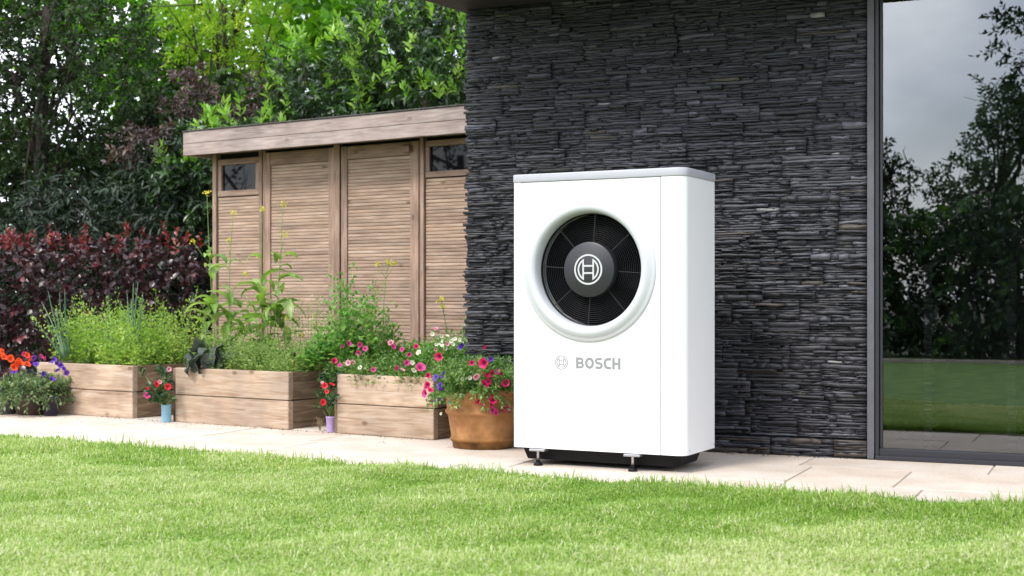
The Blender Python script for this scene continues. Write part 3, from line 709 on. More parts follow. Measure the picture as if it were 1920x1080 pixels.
def emblem(rad, lw, mat, parent, loc):
    G = Geo(); c_ = lambda r_, a_: (r_ * math.cos(R(a_)), r_ * math.sin(R(a_)))
    stroke2d(G, [c_(rad - lw/2, a_) for a_ in np.linspace(0, 360, 64, endpoint=False)], lw, True)
    ri = rad * 0.70; xb = rad * 0.36; ang = math.degrees(math.acos(xb / ri)); hb = rad * 0.235
    for s_ in (1, -1):
        pts = [(s_ * xb, -math.sqrt(ri**2 - xb**2))] + [(s_ * xb, math.sqrt(ri**2 - xb**2))]
        pts += [(s_ * ri * math.cos(R(a_)), ri * math.sin(R(a_))) for a_ in np.linspace(ang, -ang, 18)[1:-1]]
        stroke2d(G, pts, lw, True)
        stroke2d(G, [(-xb, s_ * hb), (xb, s_ * hb)], lw, False, 0.0, 0.00045)
    o = obj('emblem', G.mesh('emblem'), mat, parent); o.location = loc; return o
emblem(0.0755, 0.0085, M['print_white'], gr, (0.0, -0.0012, 0.0))
emblem(0.0355, 0.0046, M['print_grey'], hp, (0.278, -0.0002, 0.518))
G = Geo(); Hh = 0.0565; lw = 0.0135; h2 = Hh / 2 - lw / 2
def letter(ch, x):
    def A(cx, cz, rx, rz, a0, a1, n=12): return [(x + cx + rx * math.cos(R(a_)), cz + rz * math.sin(R(a_))) for a_ in np.linspace(a0, a1, n)]
    if ch == 'B':
        stroke2d(G, [(x + lw/2, -Hh/2), (x + lw/2, Hh/2)], lw)
        for s_ in (1, -1):
            rz = h2 / 2
            stroke2d(G, [(x + lw, s_ * h2)] + A(0.022, s_ * rz, 0.0135 if s_ > 0 else 0.0155, rz, 90 * s_, -90 * s_) + [(x + lw, 0)], lw * 0.86, False, 0.0, 0.0005 if s_ > 0 else 0.00042)
        return 0.0445
    if ch == 'O':
        stroke2d(G, A(0.0245, 0, 0.0178, h2, 0, 345, 28), lw, True); return 0.049
    if ch == 'C':
        stroke2d(G, [(x + 0.041, h2)] + A(0.0245, 0, 0.0178, h2, 100, 260, 16) + [(x + 0.041, -h2)], lw); return 0.0425
    if ch == 'S':
        q = h2 / 2
        stroke2d(G, [(x + 0.037, h2), (x + 0.020, h2)] + A(0.018, q, 0.0115, q, 100, 255, 9) + [(x + 0.022, 0.0)] + A(0.024, -q, 0.0125, q, 75, -80, 9) + [(x + 0.019, -h2), (x + 0.003, -h2)], lw * 0.92); return 0.042
    if ch == 'H':
        stroke2d(G, [(x + lw/2, -Hh/2), (x + lw/2, Hh/2)], lw); stroke2d(G, [(x + 0.044 - lw/2, -Hh/2), (x + 0.044 - lw/2, Hh/2)], lw)
        stroke2d(G, [(x + lw, 0), (x + 0.044 - lw, 0)], lw * 0.9); return 0.044
x_ = 0.3575
for ch in 'BOSCH': x_ += letter(ch, x_) + 0.0042
o = obj('lettering', G.mesh('lettering'), M['print_grey'], hp); o.location = (0, -0.0002, 0.518)
# base tray, feet, screws
tray = [(0.045, 0.03), (W_ - 0.07, 0.03), (W_ - 0.04, 0.07), (W_ - 0.05, D_ - 0.05), (0.045, D_ - 0.05)]
bm = bmesh.new(); lo = [bm.verts.new((0.5 * W_ + (x - 0.5 * W_) * 0.955, 0.5 * D_ + (y - 0.5 * D_) * 0.9, 0.024)) for x, y in tray]; hi = [bm.verts.new((x, y, Z0 - 0.001)) for x, y in tray]
for i in range(5): bm.faces.new([lo[i], lo[(i+1) % 5], hi[(i+1) % 5], hi[i]])
bm.faces.new(lo[::-1]); bm.faces.new(hi); bmesh.ops.recalc_face_normals(bm, faces=bm.faces)
me = bpy.data.meshes.new('drip_tray'); bm.to_mesh(me); bm.free(); obj('drip_tray', bevel(me, 0.006, 2), M['black'], hp)
plate = box_mesh(-0.042, 0.042, -0.018, 0.05, Z0 - 0.014, Z0 - 0.003, 0.0015, name='foot_plate')
bolt = lathe([(0.0, 0.012), (0.0065, 0.012), (0.0065, Z0 - 0.006)], 14, True, 'bolt')
nut = lathe([(0.0, Z0 + 0.002 - 0.0), (0.009, Z0 + 0.001), (0.011, Z0 - 0.004), (0.011, Z0 - 0.012)], 6, False, 'nut')
pad = lathe([(0.0, 0.020), (0.010, 0.020), (0.012, 0.013), (0.021, 0.010), (0.023, 0.0), (0.0, 0.0)], 20, True, 'foot_pad')
nutl = lathe([(0.013, 0.020), (0.013, 0.028), (0.0, 0.028)], 6, False, 'nut')
for fx, fy in ((0.150, -0.004), (0.662, -0.004), (0.150, D_ - 0.03), (0.662, D_ - 0.03)):
    f_ = obj('foot', plate, M['steel'], hp); f_.location = (fx, fy, 0)
    obj('bolt', bolt, M['steel'], f_); obj('foot_pad', pad, M['black'], f_); obj('nut', nutl, M['black'], f_)
scr = lathe([(0.0, -0.0022), (0.004, -0.002), (0.005, 0.0)], 12, True, 'screw', 'Y'); scr.materials.append(M['steel'])
for (sy, sz, ex) in ((0.055, Z1 - 0.020, e_), (D_ - 0.012, Z1 - 0.018, e_), (0.058, Z0 + 0.022, 0), (D_ - 0.014, Z0 + 0.020, 0)):
    s_ = obj('screw', scr, None, hp); s_.location = (W_ + ex, sy, sz); s_.rotation_euler = (0, 0, R(90))

# ------------------------------------------------------------------ garden line: planters and shed
GA = R(33.5); gd = Vector((math.cos(GA), -math.sin(GA), 0)); gb = Vector((math.sin(GA), math.cos(GA), 0)); P0 = Vector((-0.382, 8.06, 0))
def gp(t, e, z=0.0): return P0 - gd * t + gb * e + Vector((0, 0, z))
def t_of(px, e):
    u = (px - 960) / FPX; s_ = P0 + gb * e
    return (s_.x - s_.y * u) / (gd.x - gd.y * u)
def board(name, L_, th, hgt, mat, parent, loc, rz=0.0, w=0.004, upright=False):
    """grain runs along local x"""
    me = box_mesh(0, L_, 0, th, 0, hgt, w) if not upright else box_mesh(0, L_, 0, th, 0, hgt, w)
    o = obj(name, me, mat, parent); o.location = loc
    o.rotation_euler = (0, R(-90), 0) if upright else (0, 0, rz)
    return o
PH, PD = 0.367, 0.72
specs = [('wooden planter of green herbs beside the brown flower pot', 3.75, 2.713, False),
         ('middle wooden planter with yellow-flowered stalks and a dark cabbage', 2.288, 1.255, True),
         ('wooden planter of pink petunias beside the terracotta pot', 0.846, 0.10, True)]
planters = []
for label, ta, tb, post in specs:
    w = ta - tb; pl = thing('planter', label, 'planter', gp(ta, 0), -GA, 'sleeper planters'); planters.append((pl, w))
    for z0, hh in ((0.0, 0.182), (0.187, 0.180)):
        dz = rng.uniform(-0.001, 0.001)
        board('board', w, 0.048, hh, M['planter'], pl, (0, 0 + rng.uniform(0, 0.003), z0))
        board('board', w, 0.048, hh, M['planter'], pl, (0, PD - 0.048, z0))
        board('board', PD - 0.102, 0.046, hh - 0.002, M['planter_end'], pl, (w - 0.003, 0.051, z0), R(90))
        board('board', PD - 0.102, 0.046, hh - 0.002, M['planter'], pl, (0.049, 0.051, z0), R(90))
    if post:
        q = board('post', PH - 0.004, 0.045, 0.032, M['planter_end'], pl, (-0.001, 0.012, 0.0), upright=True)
    soil = obj('soil', box_mesh(0.05, w - 0.05, 0.05, PD - 0.05, 0.02, 0.325, 0), M['soil'], pl)

shed_e = 1.30
tl = t_of(400, shed_e)
TR = 0.20
shed = thing('garden_shed', 'wooden shed with ribbed double doors and a flat overhanging roof', 'shed', gp(tl, shed_e), -GA)
SW = tl - TR; SD = 1.45; FZ0, FZ1 = 1.957, 2.142
def sx(px): return tl - t_of(px, shed_e)
def up_board(name, x0, x1, z0, z1, y0, y1, parent=shed, mat='shedwood'):
    me = box_mesh(0, z1 - z0, y0, y1, 0, x1 - x0, 0.003); o = obj(name, me, M[mat], parent)
    o.rotation_euler = (0, R(-90), 0); o.location = (x1, 0, z0); return o
def cross_board(name, x0, x1, z0, z1, y0, y1, parent=shed, mat='shedwood', w=0.003):
    me = box_mesh(0, x1 - x0, y0, y1, 0, z1 - z0, w); o = obj(name, me, M[mat], parent); o.location = (x0, 0, z0); return o
ZT = 1.985
obj('shell', box_mesh(0.012, SW, 0.045, SD, 0.02, 2.02, 0), M['backing'], shed)
# the side of the shed in plain boards
for i in range(11):
    board('side_board', SD - 0.07, 0.018, 0.176, M['shedwood'], shed, (0.010, 0.05, 0.02 + i * 0.178), R(90))
up_board('corner_post', 0.0, sx(407), 0.0, ZT, -0.012, 0.044)
def slats(panel, x0, x1, z0, z1, y0):
    pitch = 0.0250; n = int((z1 - z0) / pitch)
    g = Geo(); L_ = x1 - x0; h = pitch
    prof = [(0.0, 0.0055), (0.002, 0.0015), (0.0055, 0.0), (0.0185, 0.0003), (0.0225, 0.002), (pitch - 0.0003, 0.007)]
    V = []
    for (zz, yy) in prof: V += [(0, yy, zz), (L_, yy, zz)]
    V += [(0, 0.02, 0), (L_, 0.02, 0), (0, 0.02, pitch - 0.0006), (L_, 0.02, pitch - 0.0006)]
    F = [(2*i, 2*i+1, 2*i+3, 2*i+2) for i in range(len(prof) - 1)]
    g.add(V, np.array(F)); me = g.mesh('slat'); me.materials.append(M['slat'])
    for i in range(n):
        o = obj('slat', me, None, panel); o.location = (x0 + rng.uniform(-0.0006, 0.0006), y0 + rng.uniform(-0.0008, 0.0008), z1 - (i + 1) * pitch)
# fixed side panel with a small window
def window(x0, x1, z0, z1, fw):
    wd = cross_board('window', x0, x1, z1 - fw, z1, -0.004, 0.03)
    cross_board('window_rail', 0, x1 - x0, z0 - (z1 - fw), z0 + fw - (z1 - fw), -0.006, 0.03, wd)
    for a0, a1 in ((0, fw * 0.85), (x1 - x0 - fw * 0.85, x1 - x0)):
        me = box_mesh(0, z1 - z0 - 2 * fw - 0.002, -0.003, 0.03, 0, a1 - a0, 0.002); o = obj('window_stile', me, M['shedwood'], wd); o.rotation_euler = (0, R(-90), 0); o.location = (a1, 0, z0 + fw + 0.001 - (z1 - fw))
    g = Geo(); g.add([(fw*0.85, 0.018, z0 + fw - (z1 - fw)), (x1 - x0 - fw*0.85, 0.018, z0 + fw - (z1 - fw)), (x1 - x0 - fw*0.85, 0.018, 0), (fw*0.85, 0.018, 0)], [(0, 1, 2, 3)])
    obj('pane', g.mesh('pane'), M['shedglass'], wd)
    return wd
M['shedglass'] = plain('shed_glass', (0.006, 0.007, 0.008), 0.02, spec=0.28)
pA = cross_board('panel', sx(409), sx(486), 0.03, 0.10, 0.0, 0.03)
slats(pA, 0, sx(486) - sx(409), 0.072, 1.638 - 0.03, 0.004)
window(sx(409), sx(486), 1.645, 1.940, 0.045)
up_board('trim', sx(487.5), sx(493), 0.0, ZT, -0.016, 0.036); up_board('trim', sx(493.4), sx(497), 0.0, ZT, -0.004, 0.036)
def ddoor(xa, xb, s0, s1):
    d_ = up_board('door', sx(xa), sx(s0), 0.03, ZT - 0.02, -0.010, 0.026)
    # children in the door's own frame: local x is up, local z is towards its left edge
    holder = d_
    inv_ = (Matrix.Translation(d_.location) @ d_.rotation_euler.to_matrix().to_4x4()).inverted()
    kids = [up_board('stile', sx(s1), sx(xb), 0.03, ZT - 0.02, -0.010, 0.026),
            cross_board('rail', sx(s0) + 0.001, sx(s1) - 0.001, 1.865, ZT - 0.022, -0.009, 0.026),
            cross_board('rail', sx(s0) + 0.001, sx(s1) - 0.001, 0.03, 0.14, -0.009, 0.026)]
    return d_, inv_, kids
def make_door(xa, xb, s0, s1):
    d_ = obj('door', box_mesh(sx(xa) + 0.004, sx(xb) - 0.004, 0.0265, 0.040, 0.03, ZT - 0.02, 0), M['shedwood'], shed)
    up_board('stile', sx(xa), sx(s0), 0.03, ZT - 0.02, -0.010, 0.026, d_); up_board('stile', sx(s1), sx(xb), 0.03, ZT - 0.02, -0.010, 0.026, d_)
    cross_board('rail', sx(s0) + 0.001, sx(s1) - 0.001, 1.868, ZT - 0.022, -0.009, 0.026, d_)
    cross_board('rail', sx(s0) + 0.001, sx(s1) - 0.001, 0.03, 0.14, -0.009, 0.026, d_)
    slats(d_, sx(s0) + 0.001, sx(s1) - 0.001, 0.142, 1.866, 0.002)
    return d_
make_door(498, 628, 508, 617); make_door(640.5, 786, 652, 770)
up_board('cover_strip', sx(629), sx(640), 0.0, ZT, -0.024, -0.0115)
up_board('trim', sx(787), sx(791), 0.0, ZT, -0.004, 0.036); up_board('trim', sx(791.4), sx(797), 0.0, ZT, -0.018, 0.036)
pB = cross_board('panel', sx(798), SW - 0.01, 0.03, 0.10, 0.0, 0.03)
slats(pB, 0, SW - 0.01 - sx(798), 0.072, 1.690 - 0.03, 0.004)
window(sx(798), SW - 0.01, 1.697, 1.960, 0.042)
cross_board('head_beam', 0.0, SW, ZT + 0.002, 2.03, -0.02, 0.04)
ra, rb = -(t_of(343, 1.05) - tl), SW + 0.0
fl = cross_board('fascia_board', ra, rb, FZ0, FZ0 + 0.0905, -0.25, -0.232, mat='fascia'); fu = cross_board('fascia_board', ra, rb, FZ0 + 0.0925, FZ1, -0.25, -0.231, mat='fascia')
board('fascia_board', SD + 0.35, 0.018, FZ1 - FZ0, M['fascia'], shed, (ra + 0.018, -0.230, FZ0), R(90))
roof = obj('roof', box_mesh(ra + 0.02, rb, -0.229, SD + 0.12, FZ0 + 0.075, FZ1 - 0.004, 0), M['shedwood'], shed)
obj('roof_felt', box_mesh(ra - 0.006, rb, -0.258, SD + 0.13, FZ1 + 0.001, FZ1 + 0.011, 0.002), M['felt'], roof)
obj('hook', box_mesh(sx(762), sx(776), -0.06, -0.012, 1.885, 1.93, 0.004), M['shedwood'], shed)

# ------------------------------------------------------------------ flowers
def flower_mesh(name, mat, petals=5, cup=0.35, notch=0.12, eye=0.24):
    """trumpet flower of unit diameter facing +z"""
    n = petals * 4; V = [(0, 0, -cup)]; T = [0.0]; F = []
    for ring_, (rr, zz, tt) in enumerate(((0.16, -cup * 0.55, 0.05), (0.32, -cup * 0.12, 0.45), (0.5, 0.0, 0.8))):
        for i in range(n):
            a_ = 2 * math.pi * i / n; lob = 1 - (notch if ring_ == 2 else notch * 0.3) * (1 - abs(math.sin(a_ * petals / 2)))
            V.append((rr * lob * math.cos(a_), rr * lob * math.sin(a_), zz + (0.035 * math.cos(a_ * petals) if ring_ == 2 else 0) + rng.normal() * 0.012)); T.append(tt + rng.normal() * 0.05)
    for i in range(n):
        j = (i + 1) % n; F.append((0, 1 + i, 1 + j))
        for k in range(2):
            a0, b0 = 1 + k * n + i, 1 + k * n + j; c0, d0 = a0 + n, b0 + n; F += [(a0, c0, d0), (a0, d0, b0)]
    me = fast_mesh(name, V, np.array(F), np.clip(T, 0, 1), True); me.materials.append(mat); return me
FLW = {k: [flower_mesh('flower', M[k], 5, c_, nn) for c_, nn in ((0.30, 0.10), (0.45, 0.16), (0.22, 0.2))] for k in ('magenta', 'pink', 'palepink', 'purple', 'white_petal', 'orange', 'red')}
def flower(parent, kind, pos, size, face=None, spread=0.55):
    f = Vector(face) if face is not None else Vector((-pos[0] * 0.3, -1.0, 0.45))
    f = (f.normalized() + Vector(rng.normal(size=3)) * spread).normalized()
    if f.y > -0.15: f.y = -abs(f.y) - 0.2
    o = obj('flower', FLW[kind][int(rng.integers(3))], None, parent)
    o.matrix_local = Matrix.Translation(Vector(pos) - parent.location) @ f.normalized().to_track_quat('Z', 'Y').to_matrix().to_4x4() @ Matrix.Rotation(rng.uniform(0, 6.28), 4, 'Z') @ Matrix.Scale(size * rng.uniform(0.85, 1.15), 4)
    return o
def stems_part(parent, segs, mat, name='stems', r0=0.0018, sides=4, stuff=False):
    if not stuff:
        for pts in segs:
            G = Geo(); G.tube(np.array(pts) - np.array(parent.location), np.linspace(r0, r0 * 0.5, len(pts)), sides); obj(name[:-1] if name.endswith('s') else name, G.mesh('stem', True), mat, parent)
        return
    G = Geo()
    for pts in segs: G.tube(np.array(pts) - np.array(parent.location), np.linspace(r0, r0 * 0.5, len(pts)), sides, rng.uniform(0, 1))
    o = obj(name, G.mesh(name, True), mat, parent); o['kind'] = 'stuff'
    return o
def herb_mass(parent, bases, heights, mat, nl, leaf, wr, lean=0.25, spread=60, droop=0.05, lo=0.0, hi=1.0, tipbright=0.0):
    """many thin stems with small leaves"""
    m = len(bases); B = np.array(bases); D = np.c_[rng.normal(size=(m, 2)) * lean, np.ones(m)]; D = unit(D)
    Ps, As, Ns, Ls, Ts = [], [], [], [], []; segs = []
    for b_, d_, h_ in zip(B, D, heights):
        bend = np.array([*rng.normal(size=2) * 0.12, 0]) * h_
        u = np.linspace(0, 1, 6); pts = b_ + d_ * (u * h_)[:, None] + bend * (u ** 2)[:, None]; segs.append(pts)
        k = max(4, int(nl * rng.uniform(0.7, 1.2))); uu = np.sort(rng.uniform(0.12, 1.0, k))
        P = b_ + d_ * (uu * h_)[:, None] + bend * (uu ** 2)[:, None]
        ph = np.arange(k) * 2.4 + rng.uniform(0, 6.28); s_ = np.radians(spread) * (1.1 - 0.6 * uu)
        A = np.c_[np.cos(ph) * np.sin(s_), np.sin(ph) * np.sin(s_), np.cos(s_) - droop] + rng.normal(size=(k, 3)) * 0.25
        off = rng.uniform(0, 1, k)[:, None] * A * leaf * 1.4
        Ps.append(P + off); As.append(A); Ns.append(np.c_[rng.normal(size=(k, 2)) * 0.6, np.ones(k)]); Ls.append(leaf * rng.uniform(0.55, 1.3, k) * (1.15 - 0.5 * uu))
        t0 = rng.uniform(0, 1); Ts.append(np.clip(lo + (hi - lo) * (0.5 * t0 + 0.5 * rng.uniform(0, 1, k)), 0, 1))
    return np.vstack(Ps), np.vstack(As), np.vstack(Ns), np.concatenate(Ls), np.concatenate(Ts), segs

SOILZ = 0.32
def bed_pts(n, t0, t1, e0=0.06, e1=0.66):
    t = rng.uniform(t1, t0, n); e = rng.uniform(e0, e1, n)
    return np.array([tuple(gp(a_, b_, SOILZ)) for a_, b_ in zip(t, e)])

# --- planter 1: herbs
root = thing('herb_bed', 'bright green leafy herbs filling the planter in front of the copper hedge', 'herbs', gp(3.2, 0.3, SOILZ)); 
b_ = bed_pts(330, 3.68, 2.72); hts = (0.10 + 0.34 * rng.beta(1.6, 2.0, 330) + 0.07 * lump(b_, 5.0)) * (0.9 + 0.5 * (b_[:, 1] - 9.5).clip(0, 0.6))
res = herb_mass(root, b_, hts.clip(0.06, 0.6), None, 40, 0.034, 0.5, 0.28)
foliage(root, *res[:4], 0.55, res[4], M['herb'], singles=0); stems_part(root, res[5], M['stem'], stuff=True, sides=3)
# tall bolting spikes
SPK = [(232, 590), (318, 566), (281, 546), (345, 540), (337, 585), (160, 595), (185, 575), (220, 568), (372, 600), (300, 600)]
root = thing('bolting_herb', 'tall leafy seed spikes rising above the green herbs', 'herbs', gp(2.95, 0.45, SOILZ))
bb, hh = [], []
for px, py in SPK:
    e_s = rng.uniform(0.35, 0.62); tt = t_of(px, e_s); q = gp(tt, e_s, SOILZ); top = at(px, py, q.y); bb.append(tuple(q)); hh.append(top.z - SOILZ)
res = herb_mass(root, bb, np.array(hh), None, 70, 0.024, 0.5, 0.05, 45)
foliage(root, *res[:4], 0.5, res[4], M['herb']); stems_part(root, res[5], M['stem'], r0=0.003)
def onion(label, specs_):
    base = None
    rt = None
    for (pxb, pyb, pxt, pyt, d) in specs_:
        b0 = at(pxb, pyb, d); t0 = at(pxt, pyt, d - 0.05)
        if rt is None: rt = thing('spring_onion', label, 'onion plant', b0, 0, 'spring onions in the planter')
        u = np.linspace(0, 1, 8)[:, None]; P = np.array(b0) * (1 - u) + np.array(t0) * u
        P[:, 0] += 0.03 * (u[:, 0] * (1 - u[:, 0])) * rng.normal(); 
        rad = 0.0075 * np.sqrt(np.clip(1.02 - u[:, 0], 0.02, 1))
        G = Geo(); G.tube(P - np.array(rt.location), rad, 6, rng.uniform(0.1, 1)); obj('leaf', G.mesh('leaf', True), M['onion'], rt)
d_ = 10.0
onion('spring onion clump with long blue-green leaves leaning out at the end of the herb planter', [(118, 672, 58, 588, d_), (120, 670, 78, 566, d_), (122, 670, 90, 545, d_), (126, 670, 112, 548, d_), (124, 670, 121, 542, d_), (121, 670, 106, 580, d_), (128, 668, 119, 570, d_), (115, 672, 88, 598, d_), (130, 668, 100, 600, d_)])
onion('spring onion clump with upright blue-green leaves in the middle of the herb planter', [(248, 660, 238, 548, 9.85), (250, 660, 250, 530, 9.85), (254, 660, 259, 528, 9.85), (256, 660, 268, 548, 9.85), (252, 660, 246, 560, 9.85), (258, 660, 262, 560, 9.85), (203, 660, 204, 550, 9.9), (262, 655, 228, 585, 9.85)])

# --- planter 2: mustard stalks, cabbage, feathery greens
def mustard(label, base_px, base_d, top_px, top_py, nleaf, leaf_len, heads, zb=SOILZ, leaf_hi=0.70):
    b0 = atz(base_px, zb, base_d); top = at(top_px, top_py, base_d)
    rt = thing('mustard_plant', label, 'flower stalk', b0, 0, 'yellow flowered stalks in the planters')
    u = np.linspace(0, 1, 12); P = np.array(b0)[None] * (1 - u)[:, None] + np.array(top)[None] * u[:, None]
    P[:, 0] += 0.035 * np.sin(u * 3.1) * rng.normal(); P[:, 1] += 0.03 * np.sin(u * 3.1) * rng.normal()
    segs = [P]
    G = Geo(); G.tube(P - np.array(b0), np.linspace(0.0052, 0.0016, 12), 6); obj('stem', G.mesh('stem', True), M['stem'], rt)
    def pt(f): return np.array([np.interp(f, u, P[:, k]) for k in range(3)])
    for i in range(nleaf):
        f = leaf_hi * rng.uniform(0.05, 1.0) ** 0.8; s_ = leaf_len * rng.uniform(0.75, 1.45) * (1.2 - 0.85 * f); a_ = i * 2.4 + rng.uniform(-0.4, 0.4)
        leafstrip(rt, pt(f) - np.array(b0), a_, s_, s_ * rng.uniform(0.22, 0.38), rng.uniform(0.4, 0.95), rng.uniform(0.6, 1.4), M['mustard'])
    # seed pods up the stalk and a flower head
    G = Geo()
    for i in range(16):
        f = rng.uniform(0.62, 0.97); p_ = pt(f) - np.array(b0); a_ = rng.uniform(0, 6.28); l_ = rng.uniform(0.015, 0.035)
        G.tube([p_, p_ + np.array([math.cos(a_) * l_ * 0.7, math.sin(a_) * l_ * 0.7, l_ * 0.5])], [0.0012, 0.0007], 3)
    obj('seed_pods', G.mesh('seed_pods'), M['stem'], rt)
    for hpx, hpy, sz in [(top_px, top_py, 0.02)] + heads:
        c = np.array(at(hpx, hpy, base_d)); 
        if (hpx, hpy) != (top_px, top_py):
            k0 = pt(max(0.35, min(0.9, (c[2] - zb) / (top.z - zb) - 0.12)))
            G = Geo(); G.tube(np.array([k0, (k0 + c) / 2 + np.array([0, 0, -0.01]), c]) - np.array(b0), [0.002, 0.0016, 0.0012], 4); obj('branch', G.mesh('branch', True), M['stem'], rt)
        n = 26; pp = c - np.array(b0) + rng.normal(size=(n, 3)) * np.array([sz, sz, sz * 0.75]) * 0.62
        V, F, k_ = leaves_np(pp, rng.normal(size=(n, 3)) + np.array([0, -0.4, 0.5]), rng.normal(size=(n, 3)), rng.uniform(0.010, 0.017, n), rng.uniform(0.008, 0.014, n), LEAF4)
        obj('flower_head', fast_mesh('flower_head', V, F, np.repeat(rng.uniform(0, 1, n), k_)), M['yellow'], rt)
    return rt
def leafstrip(parent, pos, az, length, width, rise, droop, mat, name='leaf', pucker=0.0, nseg=8, tone=None, nw=4):
    """one broad leaf: arches up from pos in direction az and droops"""
    V, T = [], []; tone = rng.uniform(0.1, 0.95) if tone is None else tone
    p_ = np.array(pos, float); el = rise * 1.2; d_ = length / nseg; twist = rng.normal() * 0.25
    for i in range(nseg + 1):
        u = i / nseg; w_ = width * (0.10 + 0.90 * math.sin(math.pi * min(1, u ** 0.8 * 0.97 + 0.03)) ** 0.8) if i > 0 else width * 0.08
        if i == nseg: w_ = width * 0.03
        sd = np.array([-math.sin(az), math.cos(az), 0]); fw = np.array([math.cos(az) * math.cos(el), math.sin(az) * math.cos(el), math.sin(el)]); nm = np.cross(fw, sd)
        sd2 = sd * math.cos(twist) + nm * math.sin(twist)
        for k in range(nw + 1):
            f = k / nw - 0.5; edge = abs(f) * 2
            z_ = 0.22 * w_ * edge ** 1.5 + pucker * width * (0.10 * math.sin(u * 22 + 5 * abs(f)) * edge + rng.normal() * 0.008)
            V.append(p_ + sd2 * w_ * f - nm * z_ * -1.0); T.append(tone + (0.12 if abs(f) < 0.01 else 0))
        p_ = p_ + fw * d_; el -= droop * 2.0 / nseg
    q = nw + 1; F = [(i*q+k, i*q+k+1, (i+1)*q+k+1, (i+1)*q+k) for i in range(nseg) for k in range(nw)]
    return obj(name, fast_mesh(name, V, np.array(F), np.clip(T, 0, 1), True), mat, parent)
mustard('tallest yellow-flowered stalk standing in front of the dark shrub, beside the shed corner', 408, 9.62, 388, 362, 16, 0.20, [(362, 453, 0.018), (414, 640, 0.02)])
mustard('slim yellow-flowered stalk in front of the narrow shed panel', 436, 9.55, 437, 398, 13, 0.20, [(428, 450, 0.014), (460, 515, 0.016)])
mustard('yellow-flowered stalk before the left stile of the first shed door', 498, 9.50, 492, 393, 17, 0.22, [(484, 480, 0.012)])
mustard('yellow-flowered stalk with drooping leaves before the ribs of the first shed door', 506, 9.40, 530, 384, 20, 0.22, [(535, 440, 0.022), (538, 564, 0.022)])
mustard('short stalk with several yellow flower heads low before the first shed door', 540, 9.35, 537, 596, 3, 0.08, [(535, 622, 0.024), (565, 628, 0.018)])
root = thing('broad_leaf_greens', 'broad green leaves at the foot of the tall yellow-flowered stalks', 'leafy greens', gp(2.0, 0.35, SOILZ))
for px, py in ((400, 640), (420, 620), (440, 600), (455, 610), (470, 600), (490, 610), (510, 600), (430, 650), (415, 660), (405, 600), (480, 650), (500, 640), (450, 640), (520, 650), (385, 615), (395, 590), (430, 585), (465, 625), (445, 570), (500, 585), (525, 610), (540, 640), (475, 580)):
    d_ = rng.uniform(9.3, 9.65); q = np.array(at(px + rng.uniform(-8, 8), py + 8, d_)) - np.array(root.location)
    for k in range(2): leafstrip(root, q, rng.uniform(0, 6.28), rng.uniform(0.12, 0.21), rng.uniform(0.035, 0.065), rng.uniform(0.8, 1.25), rng.uniform(0.6, 1.3), M['mustard'])
root = thing('dark_cabbage', 'dark crinkled cabbage leaves drooping over the rim of the middle planter', 'cabbage', at(392, 672, 9.25))
for az, rs, ln, wd, dr, ox, oz, tn_ in ((-2.9, 1.05, 0.30, 0.085, 2.1, 0.02, 0.02, 0.6), (-2.4, 0.85, 0.26, 0.095, 2.2, 0.0, 0.0, 0.45), (-1.9, 1.1, 0.28, 0.10, 2.3, 0.05, 0.03, 0.7), (-1.5, 0.8, 0.24, 0.10, 2.3, 0.03, -0.01, 0.3), (-1.0, 1.0, 0.26, 0.09, 2.2, 0.08, 0.02, 0.55), (-0.5, 0.7, 0.22, 0.08, 1.9, 0.08, 0.0, 0.35), (-2.1, 0.6, 0.22, 0.10, 1.9, -0.03, 0.03, 0.4), (-1.2, 0.5, 0.2, 0.10, 1.8, 0.10, 0.0, 0.5), (-3.2, 0.8, 0.24, 0.09, 1.9, 0.0, 0.05, 0.65), (-2.7, 0.35, 0.22, 0.08, 1.2, -0.02, -0.01, 0.25), (0.9, 1.1, 0.22, 0.08, 1.5, 0.05, 0.02, 0.5), (2.4, 1.2, 0.24, 0.08, 1.5, 0.0, 0.02, 0.5), (-1.8, 0.4, 0.18, 0.09, 1.6, 0.06, -0.02, 0.2)):
    leafstrip(root, (ox, rng.uniform(-0.02, 0.04), oz - 0.01), az, ln * 0.9, wd * 1.5, rs, dr, M['kale'], pucker=0.8, nseg=18, nw=8, tone=tn_)
root = thing('feathery_greens', 'pale feathery greens spilling along the rim of the middle planter', 'herbs', gp(1.7, 0.3, SOILZ))
b_ = bed_pts(430, 2.10, 1.26, 0.05, 0.62); hts = (rng.uniform(0.07, 0.27, 430) + 0.09 * lump(b_, 6.0)).clip(0.05, 0.40)
res = herb_mass(root, b_, hts, None, 60, 0.024, 0.28, 0.35, 75, 0.15)
foliage(root, *res[:4], 0.38, res[4], M['feathery']); stems_part(root, res[5], M['stem'], stuff=True, sides=3)
b_ = bed_pts(60, 2.05, 1.2, 0.2, 0.6); hts = rng.uniform(0.28, 0.55, 60)
root = thing('airy_stems', 'airy pale green stems rising above the feathery greens of the middle planter', 'herbs', gp(1.6, 0.4, SOILZ))
res = herb_mass(root, b_, hts, None, 30, 0.026, 0.4, 0.12, 50, 0.05, 0.3, 1.0)
foliage(root, *res[:4], 0.4, res[4], M['feathery']); stems_part(root, res[5], M['stem'], stuff=True, sides=3, r0=0.0022)
# little stake with a black cap
stk = thing('marker_stake', 'short yellow stake with a black cap in the middle planter', 'stake', at(548, 694, 8.95))
G = Geo(); G.tube([(0, 0, -0.04), (0.006, 0, 0.085)], [0.011, 0.011], 10); M['stakey'] = plain('yellow_stake', (0.45, 0.36, 0.06), 0.5); obj('shaft', G.mesh('shaft', True), M['stakey'], stk)
G = Geo(); G.tube([(0.004, 0, 0.086), (0.010, -0.005, 0.112)], [0.016, 0.015], 10); obj('cap', G.mesh('cap', True), M['black'], stk)

